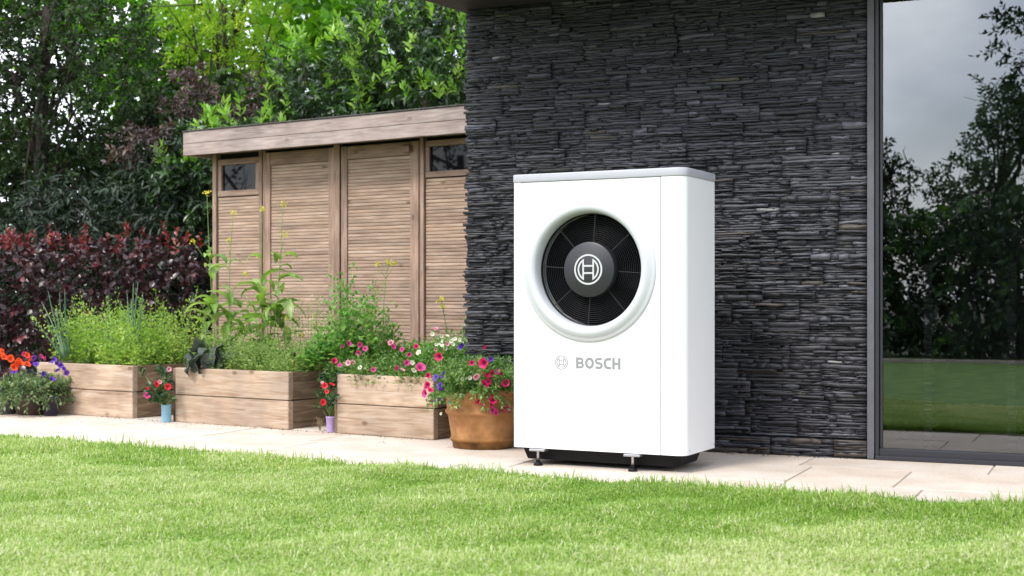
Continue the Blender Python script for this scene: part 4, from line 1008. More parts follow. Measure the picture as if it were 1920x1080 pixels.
# --- planter 3 and its neighbour: climbing pea, petunias
root = thing('pea_plant', 'tall bushy green pea plant before the second shed door', 'pea plant', at(668, 690, 8.95))
bb, hh = [], []
for px, top in [(645, 495), (655, 530), (668, 505), (680, 545), (697, 560), (712, 575), (640, 560), (630, 600), (662, 560), (690, 590), (650, 600), (620, 620), (720, 620), (735, 615), (675, 600), (610, 650), (600, 640), (705, 610), (640, 640), (660, 640), (590, 655), (575, 660), (648, 520), (660, 590), (690, 560), (620, 600), (608, 625), (728, 640), (745, 650), (760, 655), (775, 650)]:
    d_ = rng.uniform(8.85, 9.2); q = at(px, 690, d_); bb.append(tuple(q)); hh.append(at(px, top, d_).z - q.z)
res = herb_mass(root, bb * 2, np.array(hh + [x * 0.8 for x in hh]), None, 58, 0.048, 0.6, 0.10, 70, 0.1)
foliage(root, *res[:4], 0.6, res[4], M['pea'], singles=120); stems_part(root, res[5], M['stem'], r0=0.003)
root = thing('petunia_bed', 'bed of small pink petunias in the planter beside the terracotta pot', 'petunias', gp(0.5, 0.2, SOILZ))
b_ = np.vstack([bed_pts(130, 0.93, 0.14, 0.0, 0.32), bed_pts(80, 0.93, 0.14, 0.3, 0.6)]); hts = rng.uniform(0.06, 0.20, 210)
b_[:, 2] -= 0.01
res = herb_mass(root, b_, hts, None, 34, 0.034, 0.5, 0.5, 75, 0.15)
foliage(root, *res[:4], 0.5, res[4], M['petunia_leaf'], singles=60); stems_part(root, res[5], M['stem'], stuff=True, sides=3)
for cx, cy, k in ((720,175,'pink'),(765,155,'pink'),(825,220,'pink'),(835,165,'pink'),(870,190,'pink'),(1060,175,'pink'),(1115,195,'pink'),(1165,230,'pink'),(1210,175,'magenta'),(1150,285,'pink'),(1080,320,'pink'),(925,330,'pink'),(665,272,'magenta'),(755,285,'palepink'),(1040,150,'palepink'),(835,315,'white_petal'),(1185,285,'white_petal'),(1225,215,'white_petal'),(1120,330,'palepink'),(790,280,'palepink'),(1195,335,'white_petal'),(700,300,'pink')):
    px, py = 440 + cx / 3.556, 600 + cy / 3.556; t0 = t_of(px, -0.02); d_ = gp(t0, -0.02 + 0.15 * max(0, 1 - (py - 640) / 60)).y
    flower(root, k, at(px, py, d_ - 0.02), 0.036)
root = thing('white_flower_plant', 'cluster of pale white flowers behind the terracotta pot', 'flowers', at(850, 690, 8.35))
bb = [tuple(at(px, 685, rng.uniform(8.3, 8.6))) for px in rng.uniform(790, 880, 60)]
res = herb_mass(root, bb, rng.uniform(0.07, 0.20, 60), None, 26, 0.036, 0.5, 0.3, 70, 0.1)
foliage(root, *res[:4], 0.5, res[4], M['pea']); stems_part(root, res[5], M['stem'], stuff=True, sides=3)
for i in range(28):
    flower(root, 'white_petal' if i % 9 else 'palepink', at(rng.normal(845, 24), rng.normal(640, 10), rng.uniform(8.22, 8.4)), 0.026)
for px, py in ((862, 651), (866, 648)): flower(root, 'purple', at(px, py, 8.2), 0.035)
mustard('thin stalk with small yellow buds before the second shed door', 722, 8.95, 728, 492, 2, 0.08, [(708, 496, 0.01), (740, 494, 0.008)], leaf_hi=0.3)
mustard('arching thin stalk with yellow buds before the right shed panel', 862, 8.72, 828, 562, 3, 0.08, [(830, 575, 0.012)], leaf_hi=0.3)
root = thing('green_spire', 'tall green leafy stalk hugging the slate wall corner', 'leafy stalk', at(872, 690, 8.5))
res = herb_mass(root, [tuple(at(876, 690, 8.5)), tuple(at(869, 690, 8.55)), tuple(at(866, 690, 8.5))], np.array([0.50, 0.36, 0.30]), None, 60, 0.034, 0.4, 0.03, 40)
foliage(root, *res[:4], 0.4, res[4], M['pea']); stems_part(root, res[5], M['stem'], r0=0.004)

# ------------------------------------------------------------------ pots
pot = thing('terracotta_pot', 'large weathered terracotta pot beside the white heat pump', 'pot', (-0.165, 7.73, 0))
prof = [(0.0, 0.0), (0.164, 0.0), (0.169, 0.008), (0.172, 0.036), (0.182, 0.041), (0.185, 0.049), (0.183, 0.058), (0.176, 0.062), (0.186, 0.125), (0.197, 0.188), (0.207, 0.193), (0.211, 0.203), (0.209, 0.213), (0.201, 0.218), (0.207, 0.265), (0.212, 0.300), (0.222, 0.304), (0.224, 0.325), (0.216, 0.332), (0.200, 0.328), (0.196, 0.29)]
obj('vessel', lathe(prof, 64, True, 'vessel'), M['terracotta'], pot)
obj('soil', lathe([(0.0, 0.30), (0.199, 0.295)], 40, True, 'soil'), M['soil'], pot)
root = thing('potted_petunia', 'magenta and purple petunias tumbling over the terracotta pot', 'petunias', (-0.165, 7.73, 0.30))
n = 300; th = rng.uniform(0, 6.28, n); rr = np.sqrt(rng.uniform(0, 1, n)) * 0.19
bb = np.c_[-0.165 + rr * np.cos(th), 7.73 + rr * np.sin(th), np.full(n, 0.30)]
Ps = []
out_dir = np.c_[np.cos(th), np.sin(th), np.zeros(n)]; h_ = rng.uniform(0.08, 0.26, n) * (1 - 0.3 * rr / 0.19)
D = out_dir * (rr / 0.19 * 0.9)[:, None] + np.array([0, 0, 1.0]) + rng.normal(size=(n, 3)) * 0.25
P, A, N, Ln = sprays(bb + unit(D) * 0.03, D, 26, 0.17, 0.028, 70, 0.6, 0.12)
tn = tones(n, 26)
m2 = 70; th2 = rng.uniform(2.6, 6.8, m2); b2 = np.c_[-0.165 + 0.22 * np.cos(th2), 7.73 + 0.22 * np.sin(th2), rng.uniform(0.30, 0.36, m2)]
D2 = np.c_[np.cos(th2), np.sin(th2), rng.uniform(-0.9, 0.2, m2)]
P2, A2, N2, L2 = sprays(b2, D2, 18, 0.09, 0.026, 70, 0.5, 0.35)
foliage(root, np.vstack([P, P2]), np.vstack([A, A2]), np.vstack([N, N2]), np.r_[Ln, L2], 0.42, np.r_[tn, tones(m2, 18)], M['petunia_leaf'], singles=150)
def potf(cx, cy, k, s_):
    px, py = 760 + cx / 4.5, 620 + cy / 4.5
    x = (px - 903) / FPX * 7.6; r_ = 0.29; zc = 0.40; z = CAMZ + (HOR - py) / FPX * 7.5
    q = max(0.0, r_ ** 2 - x ** 2 - (z - zc) ** 2 * 0.8); d_ = 7.73 - math.sqrt(q) * 0.92
    p_ = at(px, py, d_); flower(root, k, p_, s_ * 0.88, face=(x * 2.2, -1.0, (z - zc) * 1.2 + 0.25), spread=0.55)
for cx, cy, s_ in ((280,220,.062),(655,275,.072),(695,370,.072),(735,365,.06),(675,445,.06),(845,440,.055),(810,355,.05),(740,580,.06),(620,600,.05),(730,620,.05),(855,650,.058),(185,460,.058),(215,500,.046),(215,610,.046),(800,570,.05),(640,610,.045),(700,430,.05),(770,460,.035),(560,272,.032),(195,378,.034),(670,140,.028)): potf(cx, cy, 'magenta', s_)
for cx, cy, s_ in ((130,305,.062),(600,390,.05),(770,345,.05),(160,530,.05),(740,670,.055),(765,685,.05),(160,480,.045)): potf(cx, cy, 'pink' if cx != 600 else 'palepink', s_)
for cx, cy, s_ in ((255,395,.05),(290,465,.05),(720,240,.04),(315,375,.045),(290,575,.04),(238,605,.045),(365,605,.032),(300,490,.035)): potf(cx, cy, 'purple', s_)
for cx, cy, s_ in ((480,410,.028),(515,402,.025),(545,398,.028),(300,700,.025),(470,545,.02),(375,548,.02),(800,340,.03)): potf(cx, cy, 'white_petal', s_)

# small cups hung with busy lizzies
M['cupblue'] = plain('blue_enamel', (0.21, 0.42, 0.55), 0.4, noise=0.08, nscale=30)
M['cuplilac'] = plain('lilac_enamel', (0.43, 0.31, 0.58), 0.4, noise=0.12, nscale=50)
M['potbrown'] = plain('brown_glaze', (0.050, 0.026, 0.018), 0.4, noise=0.35, nscale=16, bump=0.3, bscale=25)
M['potgrey'] = plain('grey_pot', (0.11, 0.11, 0.125), 0.6, noise=0.3, nscale=20)
M['potplum'] = plain('plum_pot', (0.035, 0.022, 0.05), 0.35)
cup = thing('blue_cup', 'pale blue metal cup between the herb planter and the middle planter', 'cup', atz(312, 0, 9.30))
obj('vessel', lathe([(0.0, 0.0), (0.0315, 0.0), (0.0325, 0.004), (0.0335, 0.112), (0.0355, 0.114), (0.0355, 0.119), (0.032, 0.119), (0.031, 0.06), (0.0, 0.06)], 28, True, 'vessel'), M['cupblue'], cup)
cup2 = thing('lilac_cup', 'lilac metal cup between the middle planter and the petunia planter', 'cup', atz(621, 0, 8.60))
obj('vessel', lathe([(0.0, 0.0), (0.0255, 0.0), (0.027, 0.004), (0.0335, 0.092), (0.036, 0.094), (0.0355, 0.099), (0.033, 0.099), (0.028, 0.05), (0.0, 0.05)], 28, True, 'vessel'), M['cuplilac'], cup2)
def lizzie(label, base, top_pts, fl, mat):
    rt = thing('busy_lizzie', label, 'flowers', base, 0, 'red flowers in small cups')
    n = len(top_pts); segs = []
    C = np.array([tuple(p_) for p_ in top_pts])
    for c in C: segs.append(np.array([np.array(base), (np.array(base) + c) / 2 + rng.normal(size=3) * 0.008, c]))
    P, A, N, Ln = sprays(C, C - np.array(base) + np.array([0, -0.05, 0.03]), 11, 0.05, 0.042, 75, 0.5, 0.25)
    foliage(rt, P, A, N, Ln, 0.48, tones(n, 11), mat, LEAF8, singles=60); stems_part(rt, segs, M['stem'], r0=0.0028)
    for px, py, d_, k, s_ in fl: flower(rt, k, at(px, py, d_), s_, spread=0.35)
M['lizzie_leaf'] = leafmat('busy_lizzie_leaf', [(0, (0.012, 0.035, 0.012)), (0.6, (0.03, 0.075, 0.022)), (1, (0.10, 0.17, 0.05))], trans=0.2, rough=0.35)
pts = [at(rng.normal(303, 11), rng.uniform(695, 752), rng.uniform(9.22, 9.36)) for _ in range(26)]
lizzie('dark-leaved plant with red flowers in the pale blue cup', at(312, 765, 9.30), pts, [(294,720,9.18,'red',.05),(315,725,9.18,'red',.046),(276,741,9.2,'pink',.042),(317,692,9.2,'palepink',.034),(276,728,9.22,'red',.03),(300,716,9.17,'palepink',.03)], M['lizzie_leaf'])
pts = [at(rng.normal(615, 10), rng.uniform(705, 770), rng.uniform(8.5, 8.68)) for _ in range(24)]
lizzie('green plant with small red flowers in the lilac cup', at(621, 785, 8.60), pts, [(609,723,8.44,'red',.04),(623,720,8.44,'red',.036),(606,754,8.45,'red',.04),(613,734,8.43,'red',.03),(604,717,8.46,'palepink',.026)], M['lizzie_leaf'])
tuft = thing('dry_tuft', 'dry tangled grass tuft beside the lilac cup', 'dry grass', atz(600, 0, 8.66))
segs = []
for i in range(26):
    a_ = rng.uniform(0, 6.28); rr_ = rng.uniform(0.015, 0.06); u = np.linspace(0, 1, 7)
    segs.append(np.c_[tuft.location.x + np.cos(a_ + u * 2.5) * rr_ * u, tuft.location.y + np.sin(a_ + u * 2.5) * rr_ * u * 0.7, 0.085 * rng.uniform(0.5, 1.1) * np.sin(u * 2.6)])
stems_part(tuft, segs, M['drystem'], 'stalks', 0.0012, 3)

bp = thing('brown_pot', 'dark brown glazed pot of pansies at the end of the herb planter', 'pot', atz(62, 0, 9.93))
obj('vessel', lathe([(0.0, 0.0), (0.105, 0.0), (0.112, 0.01), (0.140, 0.07), (0.158, 0.13), (0.160, 0.150), (0.172, 0.158), (0.172, 0.182), (0.158, 0.184), (0.152, 0.15)], 40, True, 'vessel'), M['potbrown'], bp)
obj('soil', lathe([(0.0, 0.165), (0.154, 0.16)], 24, True, 'soil'), M['soil'], bp)
gp_ = thing('lattice_pot', 'grey pot with a diamond lattice at the edge of the picture', 'pot', atz(0, 0, 9.98))
obj('vessel', lathe([(0.0, 0.0), (0.105, 0.0), (0.11, 0.008), (0.138, 0.165), (0.146, 0.17), (0.146, 0.185), (0.132, 0.185), (0.125, 0.12), (0, 0.12)], 36, True, 'vessel'), M['potgrey'], gp_)
for s_ in (1, -1):
    for i in range(9):
        a0 = 2 * math.pi * i / 9; u = np.linspace(0, 1, 7)
        G = Geo(); rr_ = 0.112 + 0.027 * u; G.tube(np.c_[rr_ * np.cos(a0 + s_ * u * 0.9), rr_ * np.sin(a0 + s_ * u * 0.9), 0.01 + 0.152 * u], 0.0022, 4); obj('lattice_strip', G.mesh('lattice_strip', True), M['potplum'], gp_)
pp = thing('plum_pot', 'small plum pot tucked against the brown pot', 'pot', atz(95, 0, 9.80))
obj('vessel', lathe([(0.0, 0.0), (0.045, 0.0), (0.062, 0.12), (0.068, 0.122), (0.068, 0.135), (0.06, 0.135), (0.055, 0.10), (0, 0.10)], 28, True, 'vessel'), M['potplum'], pp)
root = thing('potted_pansy', 'orange and violet pansies with pale leaves in the brown pot', 'flowers', atz(68, 0.17, 9.90))
n = 170; th = rng.uniform(0, 6.28, n); rr = np.sqrt(rng.uniform(0, 1, n)) * 0.15; base = np.array(root.location)
bb = base + np.c_[rr * np.cos(th), rr * np.sin(th), np.zeros(n)]; D = np.c_[np.cos(th) * rr / 0.12, np.sin(th) * rr / 0.12, np.ones(n) * 0.9] + rng.normal(size=(n, 3)) * 0.25
P, A, N, Ln = sprays(bb, D, 20, 0.14, 0.034, 70, 0.6, 0.15)
m2 = 60; th2 = rng.uniform(2.9, 6.9, m2); b2 = base + np.c_[0.18 * np.cos(th2), 0.18 * np.sin(th2), rng.uniform(-0.02, 0.05, m2)]
P2, A2, N2, L2 = sprays(b2, np.c_[np.cos(th2), np.sin(th2), rng.uniform(-1.2, -0.1, m2)], 12, 0.10, 0.034, 70, 0.5, 0.4)
M['pansy_leaf'] = leafmat('pansy_leaf', [(0, (0.05, 0.10, 0.035)), (0.5, (0.12, 0.19, 0.07)), (1, (0.30, 0.36, 0.18))], trans=0.3)
foliage(root, np.vstack([P, P2]), np.vstack([A, A2]), np.vstack([N, N2]), np.r_[Ln, L2], 0.5, np.r_[tones(n, 20), tones(m2, 12)], M['pansy_leaf'], singles=60)
for px, py in ((4,660),(8,669),(32,682),(27,688),(51,666),(52,682),(40,680),(36,676),(58,672),(20,672)): flower(root, 'orange', at(px, py, 9.74 + rng.uniform(-0.03, 0.03)), 0.055)
for px, py in ((64,671),(68,682),(102,673),(107,681),(108,694),(120,691),(125,699),(99,710),(27,696),(82,701),(114,685),(97,678),(60,680)): flower(root, 'purple', at(px, py, 9.74 + rng.uniform(-0.03, 0.03)), 0.045)
for px, py in ((78,668),(84,672),(46,664)): flower(root, 'pink', at(px, py, 9.78), 0.04)
# fallen petals on the paving
G = Geo()
for i in range(90):
    px = rng.uniform(60, 830); tt = t_of(px, 0); q = gp(tt, -rng.uniform(0.03, 0.42)); 
    V, F, k_ = leaves_np(np.array([[q.x, q.y, 0.005]]), np.array([[*rng.normal(size=2), 0.05]]), np.array([[0, 0, 1.0]]), np.array([rng.uniform(0.008, 0.018)]), np.array([rng.uniform(0.006, 0.012)]), LEAF4); G.add(V, F, rng.uniform(0, 1))
o = obj('fallen_petals', G.mesh('fallen_petals'), M['beech_tip']); tag(o, 'scattered fallen petals and dry bits on the pale paving', 'petals', kind='stuff')

# ------------------------------------------------------------------ hedge and background trees
def woody(parent, base, targets, r0, mat='bark', name='branches', trunk_top=None, tr=None):
    """trunk with limbs reaching for the targets"""
    base = np.array(base); loc = np.array(parent.location)
    tt = np.array(trunk_top) if trunk_top is not None else base + np.array([0, 0, 1.0])
    u = np.linspace(0, 1, 9)[:, None]; P = base * (1 - u) + tt * u; P[:, :2] += np.sin(u * 5 + rng.uniform(0, 6)) * 0.04
    G = Geo(); G.tube(P - loc, np.linspace(r0, r0 * 0.62, 9), 9); o = obj('trunk', G.mesh('trunk', True), M[mat], parent)
    G = Geo()
    for q in targets:
        f = rng.uniform(0.35, 1.0); s_ = np.array([np.interp(f, u[:, 0], P[:, k]) for k in range(3)])
        v = np.linspace(0, 1, 7)[:, None]; L_ = s_ * (1 - v) + np.array(q) * v; ln = np.linalg.norm(np.array(q) - s_)
        L_[:, 2] += np.sin(v[:, 0] * math.pi) * 0.10 * ln; L_ += rng.normal(size=L_.shape) * 0.025 * ln * np.sin(v * math.pi)
        ra_ = r0 * rng.uniform(0.22, 0.42); G.tube(L_ - loc, np.linspace(ra_, 0.006, 7), 5)
        for k in range(3):
            w0 = L_[rng.integers(2, 6)]; w1 = w0 + rng.normal(size=3) * 0.22 * ln + np.array([0, 0, 0.08]) * ln
            G.tube(np.array([w0, (w0 + w1) / 2 + rng.normal(size=3) * 0.03, w1]) - loc, [ra_ * 0.4, ra_ * 0.25, 0.003], 4)
    if len(targets): obj(name, G.mesh(name, True), M[mat], parent)
    return o
def crown(parent, C, Dirs, nl, length, leaf, wr, mat, tpl=LEAF4, spread=60, up=0.6, droop=0.0, lo=0.0, hi=1.0, singles=0, name='crown', per=0.6):
    P, A, N, Ln = sprays(C, Dirs, nl, length, leaf, spread, up, droop)
    return foliage(parent, P, A, N, Ln, wr, tones(len(C), nl, lo, hi, per=per), mat, tpl, singles, name)

# copper beech hedge
hedge = thing('copper_hedge', 'clipped copper beech hedge with red young shoots on top', 'hedge', (-4.4, 11.75, 0))
C = box_pts(2300, (-7.2, 11.30, 0.05), (-2.62, 12.1, 1.26)); C = C[(C[:, 1] < 11.62) | (C[:, 2] > 0.95) | (rng.uniform(0, 1, len(C)) < 0.35)]
Dd = np.c_[rng.normal(size=len(C)) * 0.6, -0.9 + rng.normal(size=len(C)) * 0.4, 0.35 + rng.normal(size=len(C)) * 0.4]
crown(hedge, C, Dd, 9, 0.15, 0.062, 0.68, M['beech'], LEAF8, 65, 0.5, 0.1, singles=240, name='leaves')
nC = 170; C = np.c_[rng.uniform(-7.2, -2.6, nC), rng.uniform(11.2, 12.0, nC), rng.uniform(1.20, 1.31, nC)]
Dd = np.c_[rng.normal(size=nC) * 0.35, rng.normal(size=nC) * 0.35 - 0.15, np.ones(nC)]
crown(hedge, C, Dd, 8, 0.12, 0.044, 0.68, M['beech_tip'], LEAF8, 60, 0.4, singles=60, name='young_leaves', per=0.5)
segs = []; sp_c, sp_d = [], []
for px, py in ((232, 408), (305, 418), (12, 425), (145, 432), (160, 437), (62, 432), (330, 440)):
    q = np.array(at(px, py, 11.35)); b0 = q + np.array([rng.uniform(-0.02, 0.08), 0.05, -0.30]); segs.append(np.array([b0, (b0 + q) / 2, q])); sp_c.append(q - (q - b0) * 0.55); sp_d.append((q - b0))
stems_part(hedge, segs, M['twig'], 'shoots', 0.0035)
P, A, N, Ln = sprays(np.array(sp_c), np.array(sp_d), 14, 0.18, 0.042, 60, 0.3); foliage(hedge, P, A, N, Ln, 0.65, tones(len(sp_c), 14), M['beech_tip'], LEAF8, name='shoot_leaves')
woody(hedge, (-4.4, 11.75, 0), [(x, 11.7, rng.uniform(0.6, 1.2)) for x in np.linspace(-6.8, -2.8, 22)], 0.03, trunk_top=(-4.4, 11.75, 0.9))

# dark drooping shrubs behind the hedge
def dark_shrub(label, c, r, n, leaf, singles, nl=9):
    rt = thing('dark_shrub', label, 'shrub', (c[0], c[1], 0), 0, 'dark evergreen shrubs behind the hedge')
    C = ellipsoid_pts(n, c, r, -0.75, 1.6, 0.35); Dd = (C - np.array(c)) * np.array([1, 1.2, 0.5]) + rng.normal(size=C.shape) * 0.35 + np.array([0, -0.5, 0.1])
    crown(rt, C, Dd, nl, 0.16, leaf, 0.27, M['darkshrub'], LEAF8, 70, 0.4, 0.45, singles=singles, name='leaves')
    woody(rt, (c[0], c[1], 0), C[rng.integers(0, n, 10)], 0.05, trunk_top=(c[0], c[1], c[2]))
dark_shrub('dark drooping rhododendron shrub close against the shed corner', (-3.05, 12.9, 1.45), (0.7, 0.6, 1.0), 420, 0.125, 120)
dark_shrub('dark leafy shrub above the middle of the copper hedge', (-4.25, 13.2, 1.15), (0.9, 0.6, 0.95), 520, 0.095, 90)
dark_shrub('dark leafy shrub above the left end of the copper hedge', (-5.7, 13.3, 1.1), (1.1, 0.7, 0.9), 480, 0.085, 60)

# dense evergreen leaves added further back to block sky light behind the shrubs
rt = thing('evergreen_light_block', 'dense dark evergreen leaves added behind the shrubs to block sky light', 'hedge', (-4, 16.4, 0))
C = box_pts(5600, (-11, 15.7, 0.2), (3.5, 17.2, 3.1)); C[:, 2] += 0.35 * lump(np.c_[C[:, :2], np.zeros(len(C))], 1.2) * (C[:, 2] > 1.5)
crown(rt, C, rng.normal(size=C.shape) + np.array([0, -0.6, 0.2]), 9, 0.22, 0.15, 0.5, M['evergreen'], LEAF4, 70, 0.5, 0.1, name='leaves')
woody(rt, (-4, 16.4, 0), [(x, 16.4, rng.uniform(1, 2.2)) for x in np.linspace(-9, 2, 16)], 0.06, trunk_top=(-4, 16.4, 1.6))

# dark small-leaved trees on the left
def dark_tree(label, base, c, r, n, leaf=0.058, gap=-0.15, gs=5.0):
    rt = thing('evergreen_tree', label, 'tree', base, 0, 'dark evergreen trees')
    C = np.vstack([ellipsoid_pts(n, c, r, gap, gs), ellipsoid_pts(n // 4, (c[0], c[1] + 0.3, c[2] - 0.25 * r[2]), np.array(r) * np.array([1.0, 0.6, 0.55]))]); Dd = (C - np.array(c)) + rng.normal(size=C.shape) * 0.8
    crown(rt, C, Dd, 14, 0.24, leaf, 0.62, M['evergreen'], LEAF4, 65, 0.5, 0.1)
    woody(rt, base, C[rng.integers(0, n, 26)], 0.085, trunk_top=(c[0], c[1], c[2] + r[2] * 0.5))
dark_tree('dark small-leaved tree at the far left with sky showing through', (-4.95, 14.6, 0), (-5.0, 14.6, 3.0), (1.25, 0.9, 1.9), 1350)
dark_tree('dark small-leaved tree between the leftmost tree and the green maple', (-3.95, 14.9, 0), (-3.9, 14.9, 2.05), (0.75, 0.7, 1.05), 560)
dark_tree('dark tree standing beyond the left edge of the picture', (-6.6, 15.2, 0), (-6.9, 15.2, 3.4), (1.3, 1.2, 2.2), 800)

# maple: bright backlit leaves
rt = thing('maple_tree', 'bright green maple with dark limbs behind the dark trees', 'tree', (-4.6, 20.0, 0))
C = np.vstack([ellipsoid_pts(900, (-4.9, 20.0, 4.9), (2.6, 1.5, 1.5), -0.3, 2.5), ellipsoid_pts(420, (-4.3, 19.6, 3.9), (1.6, 1.0, 0.85), -0.3, 2.5)])
crown(rt, C, (C - np.array([-4.8, 20.0, 3.6])) + rng.normal(size=C.shape) * 0.6, 11, 0.32, 0.115, 0.85, M['maple'], LEAF8, 70, 0.8, 0.15)
woody(rt, (-4.6, 20.0, 0), np.vstack([C[rng.integers(0, len(C), 14)], np.array([(-6.6, 19.6, 6.2), (-5.6, 19.5, 5.6), (-5.3, 19.4, 4.8)])]), 0.13, trunk_top=(-4.75, 19.9, 5.0))
# yellow-green acacia
rt = thing('acacia_tree', 'yellow-green feathery tree with a brown trunk above the shed', 'tree', (-3.62, 17.2, 0))
C = ellipsoid_pts(520, (-3.2, 17.1, 4.55), (1.15, 0.9, 0.85), -0.35, 1.7)
crown(rt, C, (C - np.array([-3.3, 17.1, 4.6])) * np.array([1, 1, 0.4]) + rng.normal(size=C.shape) * 0.3 + np.array([0, 0, -0.25]), 20, 0.36, 0.062, 0.42, M['acacia'], LEAF4, 75, 0.6, 0.35)
woody(rt, (-3.62, 17.2, 0), C[rng.integers(0, len(C), 14)], 0.10, trunk_top=(-3.66, 17.2, 4.4))
# purple-leaved bush
rt = thing('purple_bush', 'purple-brown leaved bush rising behind the shed roof', 'shrub', (-2.6, 13.9, 0))
C = np.vstack([ellipsoid_pts(330, (-2.55, 13.85, 2.58), (0.62, 0.4, 0.45), -0.1, 4.5), ellipsoid_pts(60, (-3.15, 13.5, 2.85), (0.25, 0.3, 0.28)), ellipsoid_pts(70, (-3.4, 12.75, 2.22), (0.24, 0.25, 0.22))])
crown(rt, C, rng.normal(size=C.shape) * 0.7 + np.array([0, -0.5, 0.3]), 11, 0.17, 0.066, 0.42, M['smoke'], LEAF4, 65, 0.5, 0.25, name='leaves')
woody(rt, (-2.6, 13.9, 0), C[rng.integers(0, 330, 12)], 0.05, trunk_top=(-2.6, 13.9, 2.0))
# laurel: dark mass with upright bright young shoots
def laurel(label, c, r, n, ntip, singles, tipz):
    rt = thing('laurel_bush', label, 'shrub', (c[0], c[1], 0), 0, 'laurels behind the shed')
    C = ellipsoid_pts(n, c, r, -0.8, 1.8, 0.3); Dd = (C - np.array(c)) + rng.normal(size=C.shape) * 0.35 + np.array([0, -0.6, 0.25])
    crown(rt, C, Dd, 15, 0.20, 0.094, 0.36, M['laurel'], LEAF8, 62, 0.6, 0.2, lo=0.0, hi=0.85, singles=singles, name='leaves')
    T = ellipsoid_pts(ntip * 4, c, np.array(r) * 1.04, None, 1, 0.82); T = T[(T[:, 2] > tipz) & (T[:, 1] < c[1] + 0.25)][:ntip]
    crown(rt, T, np.array([0, -0.15, 1.0]) + rng.normal(size=T.shape) * 0.25, 11, 0.15, 0.090, 0.36, M['laurel_tip'], LEAF8, 48, 0.3, 0.0, singles=singles // 2, name='young_leaves')
    woody(rt, (c[0], c[1], 0), C[rng.integers(0, n, 12)], 0.05, trunk_top=(c[0], c[1], c[2]))
laurel('tall laurel with bright young shoots next to the slate house', (-0.85, 13.2, 2.75), (0.85, 0.7, 1.05), 620, 110, 160, 2.55)
laurel('laurel bush with large glossy leaves behind the middle of the shed roof', (-1.75, 13.6, 2.55), (0.7, 0.6, 0.95), 420, 60, 110, 2.5)
laurel('low laurel with pale shoots over the left end of the shed roof', (-2.55, 12.7, 1.85), (0.78, 0.42, 0.66), 330, 46, 120, 1.9)
rt = thing('broadleaf_tree', 'green broad-leaved tree behind the laurels beside the eave', 'tree', (-1.0, 16.2, 0))
C = ellipsoid_pts(480, (-1.2, 16.2, 4.2), (1.5, 0.9, 1.1), -0.6, 1.6)
crown(rt, C, (C - np.array([-1.2, 16.4, 3.6])) + rng.normal(size=C.shape) * 0.5, 11, 0.3, 0.15, 0.7, M['maple'], LEAF8, 65, 0.7, 0.2)
woody(rt, (-1.0, 16.2, 0), C[rng.integers(0, len(C), 14)], 0.09, trunk_top=(-1.1, 16.2, 4.0))

# ------------------------------------------------------------------ the garden behind the viewer, mirrored in the glass
g = Geo(); xs_ = np.linspace(-10, 8, 40)
yk = -2.6 - 0.28 * (xs_ + 3.5) + 0.25 * np.sin(xs_ * 0.9)
V = []
for x, y in zip(xs_, yk): V += [(x, y - 0.09, 0.05), (x, y + 0.09, 0.05), (x, y + 0.09, -0.02), (x, y - 0.09, -0.02)]
F = []
for i in range(39):
    for k in range(4): a0 = i * 4 + k; b0 = i * 4 + (k + 1) % 4; F.append((a0, b0, b0 + 4, a0 + 4))
g.add(V, np.array(F)); o = obj('lawn_edging', g.mesh('lawn_edging'), M['sandstone']); o['kind'] = 'structure'
rt = thing('back_hedge', 'dark hedge across the lawn mirrored in the glass door', 'hedge', (-3.5, -4.6, 0))
n = 6500; x = rng.uniform(-11, 6, n); C = np.c_[x, -4.4 - 0.28 * (x + 3.5) + rng.uniform(-0.7, 0.6, n), rng.uniform(0.05, 2.5, n)]
C[:, 2] *= 1 + 0.16 * lump(np.c_[C[:, :1], C[:, :1] * 0, C[:, :1] * 0], 2.0)
crown(rt, C, rng.normal(size=C.shape) + np.array([0, 0.7, 0.1]), 9, 0.2, 0.14, 0.5, M['laurel'], LEAF4, 70, 0.5, 0.2, name='leaves')
woody(rt, (-3.5, -4.6, 0), [(x, -4.5 - 0.28 * (x + 3.5), rng.uniform(1, 2)) for x in np.linspace(-9, 4, 14)], 0.06, trunk_top=(-3.5, -4.6, 1.5))
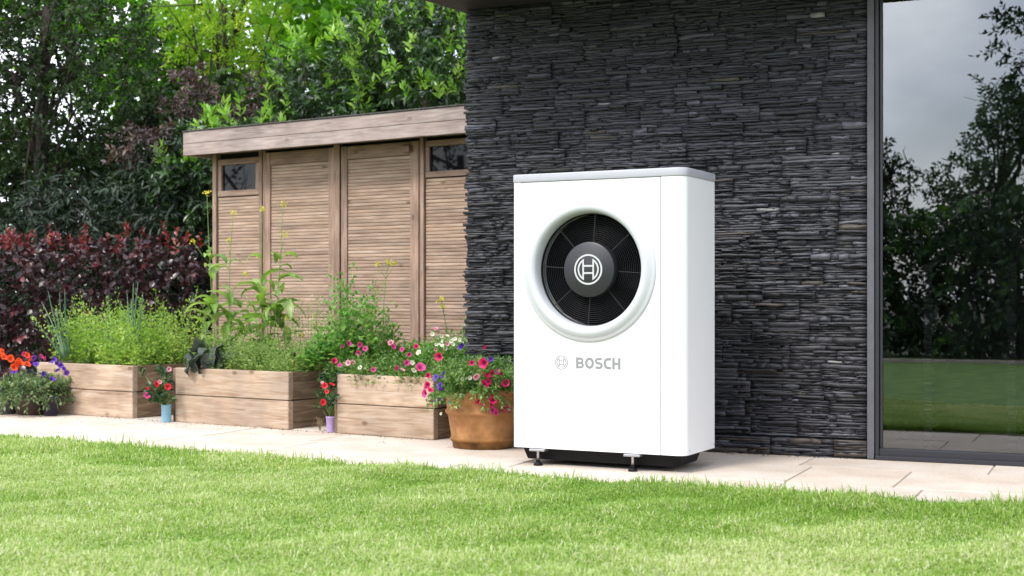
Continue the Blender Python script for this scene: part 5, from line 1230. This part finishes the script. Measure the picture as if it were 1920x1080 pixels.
def back_tree(label, base, c, r, n, mat='evergreen'):
    rt = thing('garden_tree', label, 'tree', base, 0, 'trees mirrored in the glass door')
    C = ellipsoid_pts(n, c, r, -0.1, 1.3); crown(rt, C, (C - np.array(c)) + rng.normal(size=C.shape) * 0.8, 12, 0.34, 0.10, 0.5, M[mat], LEAF4, 65, 0.5, 0.15)
    woody(rt, base, C[rng.integers(0, n, 18)], 0.10, trunk_top=(c[0], c[1], c[2]))
back_tree('tall tree mirrored at the right edge of the glass door', (-3.3, -6.4, 0), (-3.2, -6.2, 4.6), (1.3, 1.2, 2.2), 520)
back_tree('bushy tree mirrored in the middle of the glass door', (-4.6, -6.2, 0), (-4.6, -6.2, 2.8), (1.1, 1.0, 1.3), 420, 'laurel')
back_tree('thin tree mirrored beside the door frame', (-6.4, -5.6, 0), (-6.5, -5.6, 3.2), (0.8, 0.8, 1.3), 150)

back_tree('boundary tree mirrored in the small shed window', (-10.5, 8.6, 0), (-10.5, 8.6, 3.0), (1.2, 2.6, 2.6), 500)
back_tree('boundary tree mirrored in the shed window by the slate wall', (-12.5, 5.0, 0), (-12.5, 5.0, 3.2), (1.3, 2.8, 2.8), 450)

# soil and leaf crumbs along the foot of the planters and the slate wall
G = Geo()
for i in range(420):
    if i < 300: q = gp(rng.uniform(0.12, 3.9), -abs(rng.normal()) * 0.035 - 0.004)
    else: q = WC + wdir * rng.uniform(0.1, 2.3) - wback * (0.04 + abs(rng.normal()) * 0.03)
    r_ = rng.uniform(0.002, 0.006); a_ = rng.uniform(0, 6.28)
    V = [(q.x + r_ * math.cos(a_ + k * 2.1), q.y + r_ * math.sin(a_ + k * 2.1), 0.0025) for k in range(3)] + [(q.x, q.y, 0.0025 + r_ * rng.uniform(0.5, 1.0))]
    G.add(V, np.array([(0, 1, 3), (1, 2, 3), (2, 0, 3)]), 0.5)
o = obj('soil_crumbs', G.mesh('soil_crumbs'), M['soil']); tag(o, 'dark soil crumbs scattered on the paving along planters and wall', 'soil', kind='stuff')
